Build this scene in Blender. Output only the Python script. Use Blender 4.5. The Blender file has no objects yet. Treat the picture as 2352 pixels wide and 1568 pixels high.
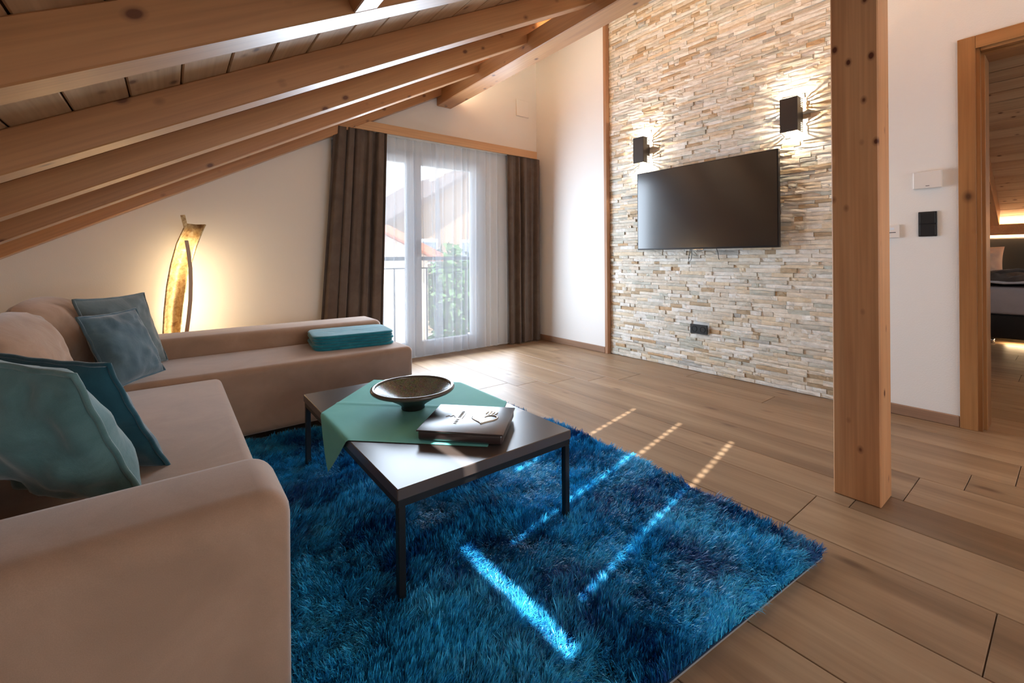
import bpy, bmesh, math, random
import numpy as np
from mathutils import Vector, Matrix, Euler

sc = bpy.context.scene
C = sc.collection
random.seed(7)
rng = np.random.default_rng(11)
PI = math.pi

# ------------------------------------------------------------------ camera, sky, sun, exposure
cam_d = bpy.data.cameras.new('camera')
cam = bpy.data.objects.new('camera', cam_d)
C.objects.link(cam)
YAW, ROLL, CAMH = math.radians(37.72), 0.0076, 0.95
_f = Vector((math.sin(YAW), math.cos(YAW), 0))
_r = Vector((math.cos(YAW), -math.sin(YAW), 0))
_u = Vector((0, 0, 1))
_rc = _r * math.cos(ROLL) - _u * math.sin(ROLL)
_uc = _r * math.sin(ROLL) + _u * math.cos(ROLL)
cam.matrix_world = Matrix(((_rc.x, _uc.x, -_f.x, 0), (_rc.y, _uc.y, -_f.y, 0), (_rc.z, _uc.z, -_f.z, CAMH), (0, 0, 0, 1)))
cam_d.sensor_width = 36.0
cam_d.lens = 1012.0 / 2352.0 * 36.0
cam_d.shift_y = -(784 - 591) / 2352.0
cam_d.clip_start = 0.02
cam_d.clip_end = 300
sc.camera = cam

world = bpy.data.worlds.new('sky')
sc.world = world
world.use_nodes = True
wn = world.node_tree.nodes
wl = world.node_tree.links
bg = wn['Background']
wtc = wn.new('ShaderNodeTexCoord')
wsep = wn.new('ShaderNodeSeparateXYZ')
wramp = wn.new('ShaderNodeValToRGB')
wl.new(wtc.outputs['Generated'], wsep.inputs[0])
wl.new(wsep.outputs['Z'], wramp.inputs[0])
wl.new(wramp.outputs[0], bg.inputs[0])
wramp.color_ramp.elements[0].color = (0.86, 0.93, 1.0, 1)
wramp.color_ramp.elements[1].color = (0.45, 0.66, 1.0, 1)
bg.inputs[1].default_value = 3.5

SUNUP = Vector((-0.13, -0.37, 1.0)).normalized()
sun_d = bpy.data.lights.new('sun', 'SUN')
sun_d.energy = 13.0
sun_d.angle = math.radians(0.53)
sun_d.color = (1.0, 0.97, 0.91)
sun = bpy.data.objects.new('sun', sun_d)
sun.rotation_euler = SUNUP.to_track_quat('Z', 'Y').to_euler()
sun.location = (0, -4, 12)
C.objects.link(sun)


def area_light(name, loc, look, sx, sy, energy, color, portal=False):
    d = bpy.data.lights.new(name, 'AREA')
    d.shape = 'RECTANGLE'
    d.size, d.size_y, d.energy, d.color = sx, sy, energy, color
    o = bpy.data.objects.new(name, d)
    o.location = loc
    o.rotation_euler = (Vector(look)).to_track_quat('-Z', 'Y').to_euler()
    if portal:
        d.cycles.is_portal = True
    C.objects.link(o)
    return o


# sky portal at the glazed door in view; the area lamps below are added fill
area_light('window_portal', (1.85, 4.14, 1.0), (0, -1, 0), 1.5, 1.95, 1.0, (1, 1, 1), portal=True)
area_light('door_fill_lamp', (2.12, 3.70, 1.05), (-0.05, -1, -0.03), 1.5, 1.85, 80.0, (0.72, 0.85, 1.0))  # added unseen fill lamp on the room side of the sheers, replacing door daylight
area_light('gable_fill_lamp', (1.4, -2.98, 1.0), (0.1, 1, 0.0), 2.7, 1.2, 11.0, (1.0, 0.92, 0.83))  # added fill lamp just inside the assumed gable window, behind the camera
area_light('roof_fill_lamp', (1.25, -1.06, 2.165), (0.48, 0.0, -0.88), 0.50, 0.50, 11.0, (1.0, 0.91, 0.80))  # added fill lamp under the closed roof deck, behind the camera
area_light('bedroom_fill_lamp', (6.3, -1.55, 1.3), (0.1, 1, 0.0), 1.4, 1.3, 15.0, (0.95, 0.96, 1.0))  # added fill lamp that brightens the bedroom; the wall behind is solid

vs = sc.view_settings
vs.view_transform = 'Standard'
vs.look = 'None'
vs.exposure = 0.0
vs.gamma = 1.0
vs.use_curve_mapping = False


# ------------------------------------------------------------------ materials
def srgb(r, g, b):
    def f(c):
        c /= 255.0
        return c / 12.92 if c <= 0.04045 else ((c + 0.055) / 1.055) ** 2.4
    return (f(r), f(g), f(b), 1.0)


class NT:
    def __init__(self, name):
        m = bpy.data.materials.new(name)
        m.use_nodes = True
        self.m = m
        self.n = m.node_tree.nodes
        self.l = m.node_tree.links
        self.p = self.n['Principled BSDF']
        self.out = self.n['Material Output']

    def node(self, t, **kw):
        x = self.n.new(t)
        for k, v in kw.items():
            setattr(x, k, v)
        return x

    def link(self, a, b):
        self.l.new(a, b)

    def coords(self, scale=(1, 1, 1), kind='Object', rnd=True):
        tc = self.node('ShaderNodeTexCoord')
        mp = self.node('ShaderNodeMapping')
        mp.inputs['Scale'].default_value = scale
        self.link(tc.outputs[kind], mp.inputs[0])
        if rnd:
            oi = self.node('ShaderNodeObjectInfo')
            mul = self.node('ShaderNodeMath', operation='MULTIPLY')
            mul.inputs[1].default_value = 37.0
            self.link(oi.outputs['Random'], mul.inputs[0])
            self.link(mul.outputs[0], mp.inputs['Location'])
        return mp.outputs[0]

    def noise(self, vec, scale, detail=3, rough=0.55, dist=0.0):
        x = self.node('ShaderNodeTexNoise')
        x.inputs['Scale'].default_value = scale
        x.inputs['Detail'].default_value = detail
        x.inputs['Roughness'].default_value = rough
        x.inputs['Distortion'].default_value = dist
        self.link(vec, x.inputs['Vector'])
        return x.outputs['Fac']

    def ramp(self, fac, stops):
        x = self.node('ShaderNodeValToRGB')
        e = x.color_ramp.elements
        while len(e) < len(stops):
            e.new(0.5)
        for k, (p, c) in enumerate(stops):
            e[k].position = p
            e[k].color = c if len(c) == 4 else (*c, 1)
        self.link(fac, x.inputs[0])
        return x.outputs[0]

    def mix(self, fac, a, b, mode='MIX'):
        x = self.node('ShaderNodeMixRGB', blend_type=mode)
        for sock, v in ((x.inputs[0], fac), (x.inputs[1], a), (x.inputs[2], b)):
            if isinstance(v, (int, float)):
                sock.default_value = v
            elif isinstance(v, tuple):
                sock.default_value = v
            else:
                self.link(v, sock)
        return x.outputs[0]

    def bump(self, h, strength=0.2, dist=0.01):
        x = self.node('ShaderNodeBump')
        x.inputs['Strength'].default_value = strength
        x.inputs['Distance'].default_value = dist
        self.link(h, x.inputs['Height'])
        self.link(x.outputs[0], self.p.inputs['Normal'])
        return x

    def set(self, **kw):
        names = dict(base='Base Color', rough='Roughness', metal='Metallic', spec='Specular IOR Level', sheen='Sheen Weight',
                     sheenr='Sheen Roughness', coat='Coat Weight', coatr='Coat Roughness', emit='Emission Color', estr='Emission Strength',
                     trans='Transmission Weight', alpha='Alpha', sss='Subsurface Weight', aniso='Anisotropic')
        for k, v in kw.items():
            s = self.p.inputs[names[k]]
            if isinstance(v, (int, float, tuple)):
                s.default_value = v
            else:
                self.link(v, s)
        return self


def plain(name, col, rough=0.5, **kw):
    t = NT(name)
    t.set(base=col, rough=rough, **kw)
    return t.m


def wood(name, light, mid, dark, knot, axis=0, rough=0.5, knots=True, spec=0.35, ks=1.0, coat=0.0):
    """sawn softwood: streaks along one local axis, fine grain, scattered knots"""
    t = NT(name)
    s1 = [7.0, 7.0, 7.0]
    s1[axis] = 0.55
    s2 = [95.0, 95.0, 95.0]
    s2[axis] = 2.2
    v1 = t.coords(tuple(s1))
    v2 = t.coords(tuple(s2))
    n1 = t.noise(v1, 1.0, 4, 0.6, 0.4)
    n2 = t.noise(v2, 1.0, 2, 0.5)
    base = t.ramp(n1, [(0.25, dark), (0.5, mid), (0.78, light)])
    g = t.ramp(n2, [(0.25, (0.80, 0.78, 0.75, 1)), (0.65, (1.04, 1.03, 1.02, 1))])
    col = t.mix(0.8, base, g, 'MULTIPLY')
    if knots:
        s3 = [10.0 * ks, 10.0 * ks, 10.0 * ks]
        s3[axis] = 6.5 * ks
        v3 = t.coords(tuple(s3))
        vo = t.node('ShaderNodeTexVoronoi')
        vo.inputs['Scale'].default_value = 1.0
        t.link(v3, vo.inputs['Vector'])
        kf = t.ramp(vo.outputs['Distance'], [(0.08, (1, 1, 1, 1)), (0.115, (0.45, 0.45, 0.45, 1)), (0.18, (0, 0, 0, 1))])
        col = t.mix(kf, col, knot)
    t.set(base=col, rough=rough, spec=spec, coat=coat, coatr=0.32)
    t.bump(n2, 0.08, 0.002)
    return t.m


def plaster(name, col, bump=0.25):
    t = NT(name)
    v = t.coords((1, 1, 1), rnd=False)
    n = t.noise(v, 160, 4, 0.6)
    n2 = t.noise(v, 3, 2)
    c = t.mix(t.ramp(n2, [(0.3, (0.97, 0.97, 0.97, 1)), (0.7, (1, 1, 1, 1))]), (0, 0, 0, 1), col)
    t.set(base=col, rough=0.85, spec=0.2)
    t.bump(n, bump, 0.004)
    return t.m


def fabric(name, c1, c2, sheen=0.5, rough=0.85, wr=0.3, weave=900, wscale=6):
    t = NT(name)
    v = t.coords((1, 1, 1))
    n = t.noise(v, wscale, 4, 0.6, 0.6)
    nf = t.noise(v, weave, 2, 0.5)
    col = t.ramp(n, [(0.3, c1), (0.72, c2)])
    fine = t.ramp(nf, [(0.3, (0.86, 0.86, 0.86, 1)), (0.7, (1.05, 1.05, 1.05, 1))])
    col = t.mix(0.7, col, fine, 'MULTIPLY')
    t.set(base=col, rough=rough, spec=0.15, sheen=sheen, sheenr=0.4)
    add = t.node('ShaderNodeMath', operation='MULTIPLY_ADD')
    t.link(nf, add.inputs[0])
    add.inputs[1].default_value = 0.06
    t.link(n, add.inputs[2])
    t.bump(add.outputs[0], wr, 0.012)
    return t.m


M = {}
M['rafter'] = wood('rafter_spruce', srgb(196, 148, 100), srgb(180, 126, 80), srgb(158, 104, 62), srgb(104, 56, 26), 0, 0.45, True, 0.5, 1.0, 0.55)
M['purlin'] = wood('purlin_spruce', srgb(208, 158, 108), srgb(192, 136, 86), srgb(172, 112, 66), srgb(104, 58, 30), 1, 0.45, True, 0.5, 1.0, 0.55)
M['post'] = wood('post_spruce', srgb(214, 166, 122), srgb(198, 144, 100), srgb(172, 116, 76), srgb(92, 44, 22), 2, 0.5, True, 0.35, 1.25)
M['board'] = wood('ceiling_board_spruce', srgb(205, 172, 138), srgb(188, 152, 116), srgb(168, 128, 92), srgb(110, 74, 48), 1, 0.5)
M['oak_z'] = wood('door_oak_vertical', srgb(178, 132, 86), srgb(160, 112, 68), srgb(138, 92, 54), srgb(84, 52, 30), 2, 0.45, True, 0.35, 0.6)
M['oak_y'] = wood('door_oak_along', srgb(178, 132, 86), srgb(160, 112, 68), srgb(138, 92, 54), srgb(84, 52, 30), 1, 0.45, False)
M['trimwood'] = wood('trim_oak', srgb(182, 142, 112), srgb(164, 122, 92), srgb(140, 98, 72), srgb(90, 60, 40), 2, 0.5, False)
M['basewood'] = wood('baseboard_oak', srgb(168, 136, 112), srgb(148, 116, 94), srgb(126, 96, 76), srgb(90, 60, 40), 1, 0.5, False)
M['pelmet'] = wood('pelmet_spruce', srgb(210, 172, 134), srgb(200, 158, 118), srgb(188, 144, 104), srgb(120, 70, 40), 0, 0.5, False)
M['wall'] = plaster('white_plaster', srgb(234, 231, 227))
M['wallw'] = plaster('white_plaster_far', srgb(234, 229, 222), 0.15)
M['render'] = plaster('outside_render', srgb(230, 226, 218))
M['black'] = plain('matt_black_metal', srgb(30, 30, 32), 0.45)
M['blackpl'] = plain('black_plastic', srgb(34, 34, 36), 0.4)
M['whitepl'] = plain('white_plastic', srgb(232, 226, 220), 0.35)
M['pvc'] = plain('white_window_frame', srgb(226, 232, 240), 0.35)
M['sconce'] = plain('dark_bronze_metal', srgb(58, 52, 48), 0.5, metal=0.3)
M['chrome'] = plain('chrome', srgb(200, 200, 205), 0.15, metal=1.0)
M['dark'] = plain('socket_hole_black', srgb(10, 10, 10), 0.7)
M['roofdeck'] = plain('roof_deck', srgb(120, 90, 64), 0.8)


def floor_mat():
    t = NT('wood_look_tile')
    v1 = t.coords((5.0, 0.55, 5.0))
    v2 = t.coords((42, 1.6, 42))
    v3 = t.coords((7, 2.6, 7))
    n1 = t.noise(v1, 1.0, 5, 0.62, 0.6)
    n2 = t.noise(v2, 1.0, 3, 0.6)
    oi = t.node('ShaderNodeObjectInfo')
    col = t.ramp(n1, [(0.28, srgb(122, 97, 73)), (0.5, srgb(149, 122, 95)), (0.75, srgb(172, 147, 118))])
    tint = t.ramp(oi.outputs['Random'], [(0.0, (0.86, 0.84, 0.82, 1)), (1.0, (1.08, 1.08, 1.08, 1))])
    col = t.mix(1.0, col, tint, 'MULTIPLY')
    g = t.ramp(n2, [(0.3, (0.80, 0.78, 0.76, 1)), (0.62, (1.04, 1.04, 1.04, 1))])
    col = t.mix(0.75, col, g, 'MULTIPLY')
    vo = t.node('ShaderNodeTexVoronoi')
    t.link(v3, vo.inputs['Vector'])
    vo.inputs['Scale'].default_value = 1.0
    kf = t.ramp(vo.outputs['Distance'], [(0.05, (0.8, 0.8, 0.8, 1)), (0.16, (0, 0, 0, 1))])
    col = t.mix(kf, col, srgb(92, 66, 48))
    t.set(base=col, rough=0.44, spec=0.4)
    t.bump(n2, 0.05, 0.002)
    return t.m


M['floor'] = floor_mat()
M['grout'] = plain('floor_grout', srgb(110, 88, 72), 0.8)


def stone_mat():
    t = NT('quartzite_ledger_stone')
    at = t.node('ShaderNodeAttribute', attribute_name='Col')
    v = t.coords((1, 1, 1), kind='Object', rnd=True)
    n1 = t.noise(v, 22, 5, 0.65, 0.5)
    n2 = t.noise(v, 75, 5, 0.7)
    g = t.ramp(n1, [(0.3, (0.80, 0.78, 0.75, 1)), (0.65, (1.06, 1.06, 1.06, 1))])
    col = t.mix(0.9, at.outputs['Color'], g, 'MULTIPLY')
    rust = t.ramp(t.noise(v, 11, 4, 0.6, 1.0), [(0.64, (0, 0, 0, 1)), (0.82, (0.4, 0.4, 0.4, 1))])
    col = t.mix(rust, col, srgb(186, 146, 100))
    t.set(base=col, rough=0.62, spec=0.4)
    add = t.node('ShaderNodeMath', operation='MULTIPLY_ADD')
    t.link(n2, add.inputs[0])
    add.inputs[1].default_value = 0.6
    t.link(n1, add.inputs[2])
    t.bump(add.outputs[0], 0.45, 0.010)
    return t.m


M['stone'] = stone_mat()
M['sofa'] = fabric('sofa_suede', srgb(164, 135, 114), srgb(182, 152, 130), 0.55, 0.9, 0.12, 700, 5)
M['sofac'] = fabric('sofa_cushion_suede', srgb(168, 136, 112), srgb(190, 156, 131), 0.5, 0.9, 0.35, 700, 7)
M['pil_light'] = fabric('pillow_velvet_light_teal', srgb(82, 118, 120), srgb(108, 144, 146), 0.45, 0.7, 0.3, 700, 8)
M['pil_dark'] = fabric('pillow_velvet_petrol', srgb(34, 78, 92), srgb(56, 104, 118), 0.7, 0.7, 0.3, 700, 8)
M['pil_grey'] = fabric('pillow_velvet_blue_grey', srgb(62, 84, 94), srgb(86, 108, 116), 0.6, 0.7, 0.35, 700, 8)
M['pil_green'] = fabric('pillow_velvet_grey_green', srgb(84, 98, 100), srgb(110, 122, 122), 0.6, 0.7, 0.3, 700, 8)
M['throw'] = fabric('throw_corduroy_turquoise', srgb(30, 116, 134), srgb(52, 146, 164), 0.5, 0.9, 0.3, 500, 10)
M['cloth'] = fabric('tablecloth_mint', srgb(116, 206, 200), srgb(130, 218, 212), 0.1, 0.7, 0.05, 1100, 4)
M['curtain'] = fabric('curtain_taupe', srgb(92, 78, 70), srgb(108, 94, 84), 0.2, 0.9, 0.1, 600, 8)


def sheer_mat():
    t = NT('sheer_voile')
    t.n.remove(t.p)
    tr = t.node('ShaderNodeBsdfTransparent')
    df = t.node('ShaderNodeBsdfDiffuse')
    tl = t.node('ShaderNodeBsdfTranslucent')
    m1 = t.node('ShaderNodeMixShader')
    m2 = t.node('ShaderNodeMixShader')
    df.inputs[0].default_value = (0.90, 0.93, 0.98, 1)
    tl.inputs[0].default_value = (0.82, 0.91, 1.0, 1)
    m1.inputs[0].default_value = 0.55
    t.link(df.outputs[0], m1.inputs[1])
    t.link(tl.outputs[0], m1.inputs[2])
    lw = t.node('ShaderNodeLayerWeight')
    lw.inputs[0].default_value = 0.35
    mr = t.node('ShaderNodeMapRange')
    t.link(lw.outputs['Facing'], mr.inputs['Value'])
    mr.inputs['To Min'].default_value = 0.55
    mr.inputs['To Max'].default_value = 0.95
    t.link(mr.outputs[0], m2.inputs[0])
    t.link(tr.outputs[0], m2.inputs[1])
    t.link(m1.outputs[0], m2.inputs[2])
    t.link(m2.outputs[0], t.out.inputs[0])
    return t.m


M['sheer'] = sheer_mat()


def glass_mat():
    t = NT('window_glass')
    t.n.remove(t.p)
    tr = t.node('ShaderNodeBsdfTransparent')
    gl = t.node('ShaderNodeBsdfGlossy')
    gl.inputs['Roughness'].default_value = 0.02
    fr = t.node('ShaderNodeFresnel')
    fr.inputs[0].default_value = 1.4
    m2 = t.node('ShaderNodeMixShader')
    t.link(fr.outputs[0], m2.inputs[0])
    t.link(tr.outputs[0], m2.inputs[1])
    t.link(gl.outputs[0], m2.inputs[2])
    t.link(m2.outputs[0], t.out.inputs[0])
    return t.m


M['glass'] = glass_mat()


def emit(name, col, s):
    t = NT(name)
    t.set(base=(0.8, 0.8, 0.8, 1), emit=col, estr=s)
    return t.m


WARM = (1.0, 0.74, 0.42, 1)
M['led_purlin'] = emit('led_strip_warm', (1.0, 0.85, 0.60, 1), 66.0)
M['led_lamp'] = emit('lamp_led_warm', (1.0, 0.78, 0.50, 1), 70.0)
M['led_rear'] = emit('lamp_rear_led_warm', (1.0, 0.76, 0.46, 1), 38.0)
M['led_bed'] = emit('bed_led_warm', (1.0, 0.70, 0.38, 1), 80.0)
M['led_sconce'] = emit('sconce_led', (1.0, 0.88, 0.70, 1), 20.0)


def gold_mat():
    t = NT('gold_leaf')
    v = t.coords((1, 1, 1))
    n = t.noise(v, 28, 6, 0.7, 0.8)
    col = t.ramp(n, [(0.35, srgb(158, 122, 80)), (0.5, srgb(198, 170, 122)), (0.7, srgb(226, 208, 164))])
    t.set(base=col, rough=0.5, metal=0.3)
    t.bump(n, 0.15, 0.003)
    return t.m


M['gold'] = gold_mat()
M['bronze'] = plain('lamp_arc_bronze', srgb(168, 138, 112), 0.4, metal=0.4)


def screen_mat():
    t = NT('tv_screen')
    t.set(base=srgb(26, 19, 16), rough=0.2, spec=1.0, coat=1.0, coatr=0.13)
    return t.m


M['screen'] = screen_mat()
M['tvbody'] = plain('tv_bezel', srgb(24, 22, 24), 0.3)
M['tabletop'] = plain('table_top_laminate', srgb(82, 72, 68), 0.28, spec=0.8, coat=0.3, coatr=0.2)
M['tableleg'] = plain('table_black_steel', srgb(20, 20, 21), 0.4)


def bowl_mat():
    t = NT('bowl_mosaic_glaze')
    v = t.coords((1, 1, 1), rnd=False)
    vo = t.node('ShaderNodeTexVoronoi', feature='DISTANCE_TO_EDGE')
    vo.inputs['Scale'].default_value = 105
    t.link(v, vo.inputs['Vector'])
    v2 = t.node('ShaderNodeTexVoronoi')
    v2.inputs['Scale'].default_value = 105
    t.link(v, v2.inputs['Vector'])
    c = t.mix(0.2, srgb(112, 110, 90), v2.outputs['Color'], 'OVERLAY')
    e = t.ramp(vo.outputs['Distance'], [(0.02, (0.35, 0.35, 0.3, 1)), (0.08, (1, 1, 1, 1))])
    c = t.mix(1.0, c, e, 'MULTIPLY')
    t.set(base=c, rough=0.22, spec=0.6)
    t.bump(vo.outputs['Distance'], 0.2, 0.002)
    return t.m


M['bowlin'] = bowl_mat()
M['bowlout'] = plain('bowl_dark_bronze', srgb(48, 42, 38), 0.35, spec=0.6)
M['bowlrim'] = plain('bowl_rim_glaze', srgb(84, 76, 68), 0.18, spec=0.7)
M['leather'] = plain('binder_leather', srgb(52, 38, 38), 0.3, spec=0.8, coat=0.6, coatr=0.25)
M['emboss'] = plain('binder_embossing', srgb(190, 178, 160), 0.3, spec=0.6, metal=0.3)
M['paper'] = plain('paper', srgb(235, 230, 222), 0.8)


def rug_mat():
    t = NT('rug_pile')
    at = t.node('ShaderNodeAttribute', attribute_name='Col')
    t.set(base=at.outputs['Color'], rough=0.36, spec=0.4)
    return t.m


M['rugpile'] = rug_mat()
M['rugbase'] = plain('rug_backing', srgb(150, 150, 150), 0.9)
M['rugfelt'] = plain('rug_ground_weave', srgb(6, 44, 72), 0.95)
M['bedbase'] = plain('bed_black_leather', srgb(26, 25, 27), 0.45)
M['mattress'] = fabric('bed_mattress_sheet', srgb(196, 188, 192), srgb(206, 198, 202), 0.1, 0.9, 0.05)
M['sheet'] = fabric('bed_white_sheet', srgb(226, 224, 232), srgb(236, 234, 240), 0.1, 0.9, 0.2)
M['robe'] = fabric('bathrobe_grey', srgb(84, 76, 72), srgb(108, 98, 92), 0.3, 0.95, 0.4)
M['bedpil'] = fabric('bed_pillow_cream', srgb(226, 206, 190), srgb(236, 218, 202), 0.1, 0.9, 0.15)
M['tile_orange'] = plain('roof_tile_orange', srgb(204, 128, 96), 0.8)
M['roof_brown'] = plain('roof_tile_brown', srgb(104, 88, 80), 0.8)
M['facade'] = plain('facade_cream', srgb(220, 208, 190), 0.85)
M['chalet'] = plain('chalet_timber', srgb(172, 146, 122), 0.8)
M['leaf'] = plain('leaf_green', srgb(96, 130, 74), 0.7)
M['leaf2'] = plain('leaf_dark_green', srgb(62, 92, 58), 0.7)
M['bark'] = plain('bark', srgb(80, 62, 48), 0.9)
M['ground'] = plain('pale_gravel', srgb(214, 210, 204), 0.9)
M['rail'] = plain('balcony_anthracite_metal', srgb(70, 74, 80), 0.5)
M['grass'] = plain('grass', srgb(120, 150, 84), 0.9)


# ------------------------------------------------------------------ geometry helpers
def link_obj(name, me, mat, parent=None, loc=(0, 0, 0), rot=None, smooth=False):
    if mat is not None:
        me.materials.append(mat)
    if smooth:
        me.polygons.foreach_set('use_smooth', [True] * len(me.polygons))
    o = bpy.data.objects.new(name, me)
    C.objects.link(o)
    o.location = loc
    if rot is not None:
        o.rotation_euler = rot
    if parent is not None:
        o.parent = parent
    return o


def wobj(name, verts, faces, mat, parent=None, smooth=False, base=False):
    """verts in world coordinates; origin put at the bounding box centre (or base centre); parents are never rotated"""
    v = np.asarray(verts, float)
    c = (v.min(0) + v.max(0)) / 2
    if base:
        c[2] = v[:, 2].min()
    me = bpy.data.meshes.new(name)
    me.from_pydata((v - c).tolist(), [], [list(f) for f in faces])
    me.update()
    pl = Vector((0, 0, 0))
    q = parent
    while q is not None:
        pl += Vector(q.location)
        q = q.parent
    return link_obj(name, me, mat, parent, Vector(c.tolist()) - pl, None, smooth)


def bm_data(bm):
    bm.verts.index_update()
    v = [tuple(x.co) for x in bm.verts]
    f = [[x.index for x in g.verts] for g in bm.faces]
    bm.free()
    return v, f


def box_data(lo, hi, bevel=0.0, seg=2):
    bm = bmesh.new()
    bmesh.ops.create_cube(bm, size=1.0)
    lo, hi = Vector(lo), Vector(hi)
    for v in bm.verts:
        v.co = Vector([(lo[i] + hi[i]) / 2 + v.co[i] * (hi[i] - lo[i]) for i in range(3)])
    if bevel > 0:
        bmesh.ops.bevel(bm, geom=bm.edges[:], offset=bevel, segments=seg, profile=0.5, affect='EDGES')
    return bm_data(bm)


def box(name, lo, hi, mat, parent=None, bevel=0.0, seg=2, smooth=False):
    v, f = box_data(lo, hi, bevel, seg)
    return wobj(name, v, f, mat, parent, smooth)


def join_data(parts):
    V, F = [], []
    for v, f in parts:
        k = len(V)
        V += [tuple(x) for x in v]
        F += [[i + k for i in g] for g in f]
    return V, F


def prism_data(poly, axis, a, b):
    """poly: list of 2-D points in the plane of the two other axes (in x,y,z order), extruded from a to b on axis"""
    n = len(poly)
    V = []
    for t in (a, b):
        for p in poly:
            q = list(p)
            q.insert(axis, t)
            V.append(tuple(q))
    F = [list(range(n))[::-1], list(range(n, 2 * n))]
    for i in range(n):
        j = (i + 1) % n
        F.append([i, j, n + j, n + i])
    return fix_normals(V, F)


def fix_normals(V, F):
    bm = bmesh.new()
    vs_ = [bm.verts.new(v) for v in V]
    for f in F:
        try:
            bm.faces.new([vs_[i] for i in f])
        except ValueError:
            pass
    bmesh.ops.recalc_face_normals(bm, faces=bm.faces[:])
    return bm_data(bm)


def tube_data(pts, r, seg=8, cap=True):
    pts = [Vector(p) for p in pts]
    V, F = [], []
    up = Vector((0, 0, 1))
    prev = None
    for i, p in enumerate(pts):
        t = (pts[min(i + 1, len(pts) - 1)] - pts[max(i - 1, 0)]).normalized()
        a = t.cross(up)
        if a.length < 1e-3:
            a = t.cross(Vector((1, 0, 0)))
        a.normalize()
        if prev is not None:
            a = (prev - t * prev.dot(t)).normalized()
        prev = a
        b = t.cross(a)
        rr = r[i] if isinstance(r, (list, tuple)) else r
        for k in range(seg):
            an = 2 * PI * k / seg
            V.append(tuple(p + (a * math.cos(an) + b * math.sin(an)) * rr))
    for i in range(len(pts) - 1):
        for k in range(seg):
            k2 = (k + 1) % seg
            F.append([i * seg + k, i * seg + k2, (i + 1) * seg + k2, (i + 1) * seg + k])
    if cap:
        F.append(list(range(seg))[::-1])
        F.append([(len(pts) - 1) * seg + k for k in range(seg)])
    return V, F


def lathe_data(prof, centre, seg=48, close=False):
    V, F = [], []
    for (r, z) in prof:
        for k in range(seg):
            an = 2 * PI * k / seg
            V.append((centre[0] + r * math.cos(an), centre[1] + r * math.sin(an), centre[2] + z))
    n = len(prof)
    for i in range(n - 1):
        for k in range(seg):
            k2 = (k + 1) % seg
            F.append([i * seg + k, i * seg + k2, (i + 1) * seg + k2, (i + 1) * seg + k])
    return V, F


def thing(name, loc, label, cat, group=None):
    o = bpy.data.objects.new(name, None)
    o.empty_display_size = 0.1
    C.objects.link(o)
    o.location = loc
    o['label'] = label
    o['category'] = cat
    if group:
        o['group'] = group
    return o


def tag(o, label, cat, group=None):
    o['label'] = label
    o['category'] = cat
    if group:
        o['group'] = group
    return o


def struct(o, label=None):
    o['kind'] = 'structure'
    if label:
        o['label'] = label
    return o


def stuff(o):
    o['kind'] = 'stuff'
    return o


# ------------------------------------------------------------------ measures of the room
XE = 3.42          # east wall (stone) face
YN = 3.895         # north wall (window) face
YS = -3.0          # south wall face
XW = -1.05         # knee wall
SL = 0.545         # roof slope
PHI = math.atan(SL)
XR = 4.3           # ridge


def zr(x):         # underside of the rafters
    return 1.99 + SL * (x - 1.096)


RD = 0.13          # vertical rafter depth
SKX0, SKX1, SKY0, SKY1 = 0.455, 2.02, -0.03, 0.77   # skylight opening

# ------------------------------------------------------------------ floor
fl = wobj('floor', *box_data((XW - 0.2, YS - 0.3, -0.25), (9.2, YN + 0.3, -0.006)), M['grout'])
struct(fl, 'brown wood-look plank floor')
xj = [-1.05, -0.845, -0.56, -0.355, -0.07, 0.135, 0.42, 0.625, 0.91, 1.115, 1.40, 1.722 - 0.105, 2.012, 2.228, 2.515, 2.722, 3.0, 3.21, 3.42]
xj = [-1.05, -0.78, -0.575, -0.29, -0.085, 0.20, 0.405, 0.69, 0.895, 1.18, 1.437, 1.722, 2.012, 2.228, 2.515, 2.722, 3.005, 3.21, 3.495]
while xj[-1] < 9.0:
    xj.append(xj[-1] + (0.285 if len(xj) % 2 else 0.205))
offs = {11: 0.645, 12: 0.541, 13: 0.426, 14: 0.294, 15: 0.17}
PLANKL = 2.02
gap = 0.0013
for i in range(len(xj) - 1):
    a, b = xj[i], xj[i + 1]
    o0 = offs.get(i, random.uniform(0, PLANKL))
    y0, y1 = (YS, YN) if a < 3.4 else (-1.6, 2.2)
    ys = [y0] + [y for y in (o0 + k * PLANKL for k in range(-4, 4)) if y0 + 0.1 < y < y1 - 0.1] + [y1]
    for k in range(len(ys) - 1):
        v, f = box_data((a + gap, ys[k] + gap, -0.02), (b - gap, ys[k + 1] - gap, 0.0), 0.0015, 1)
        wobj('plank', v, f, M['floor'], fl)

# ------------------------------------------------------------------ walls
TW = 0.30


def wallpoly(x0, x1, z0=0.0, extra=0.16):
    return [(x0, z0), (x1, z0), (x1, zr(x1) + extra), (x0, zr(x0) + extra)]


WX0, WX1, WZ = 1.08, 2.64, 1.98
parts = [prism_data(wallpoly(XW - 0.2, WX0), 1, YN, YN + TW), prism_data(wallpoly(WX0, WX1, WZ), 1, YN, YN + TW),
         prism_data(wallpoly(WX1, XR), 1, YN, YN + TW)]
wN = struct(wobj('wall_north', *join_data(parts), M['wallw']), 'white plaster gable wall around the glazed door')

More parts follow.
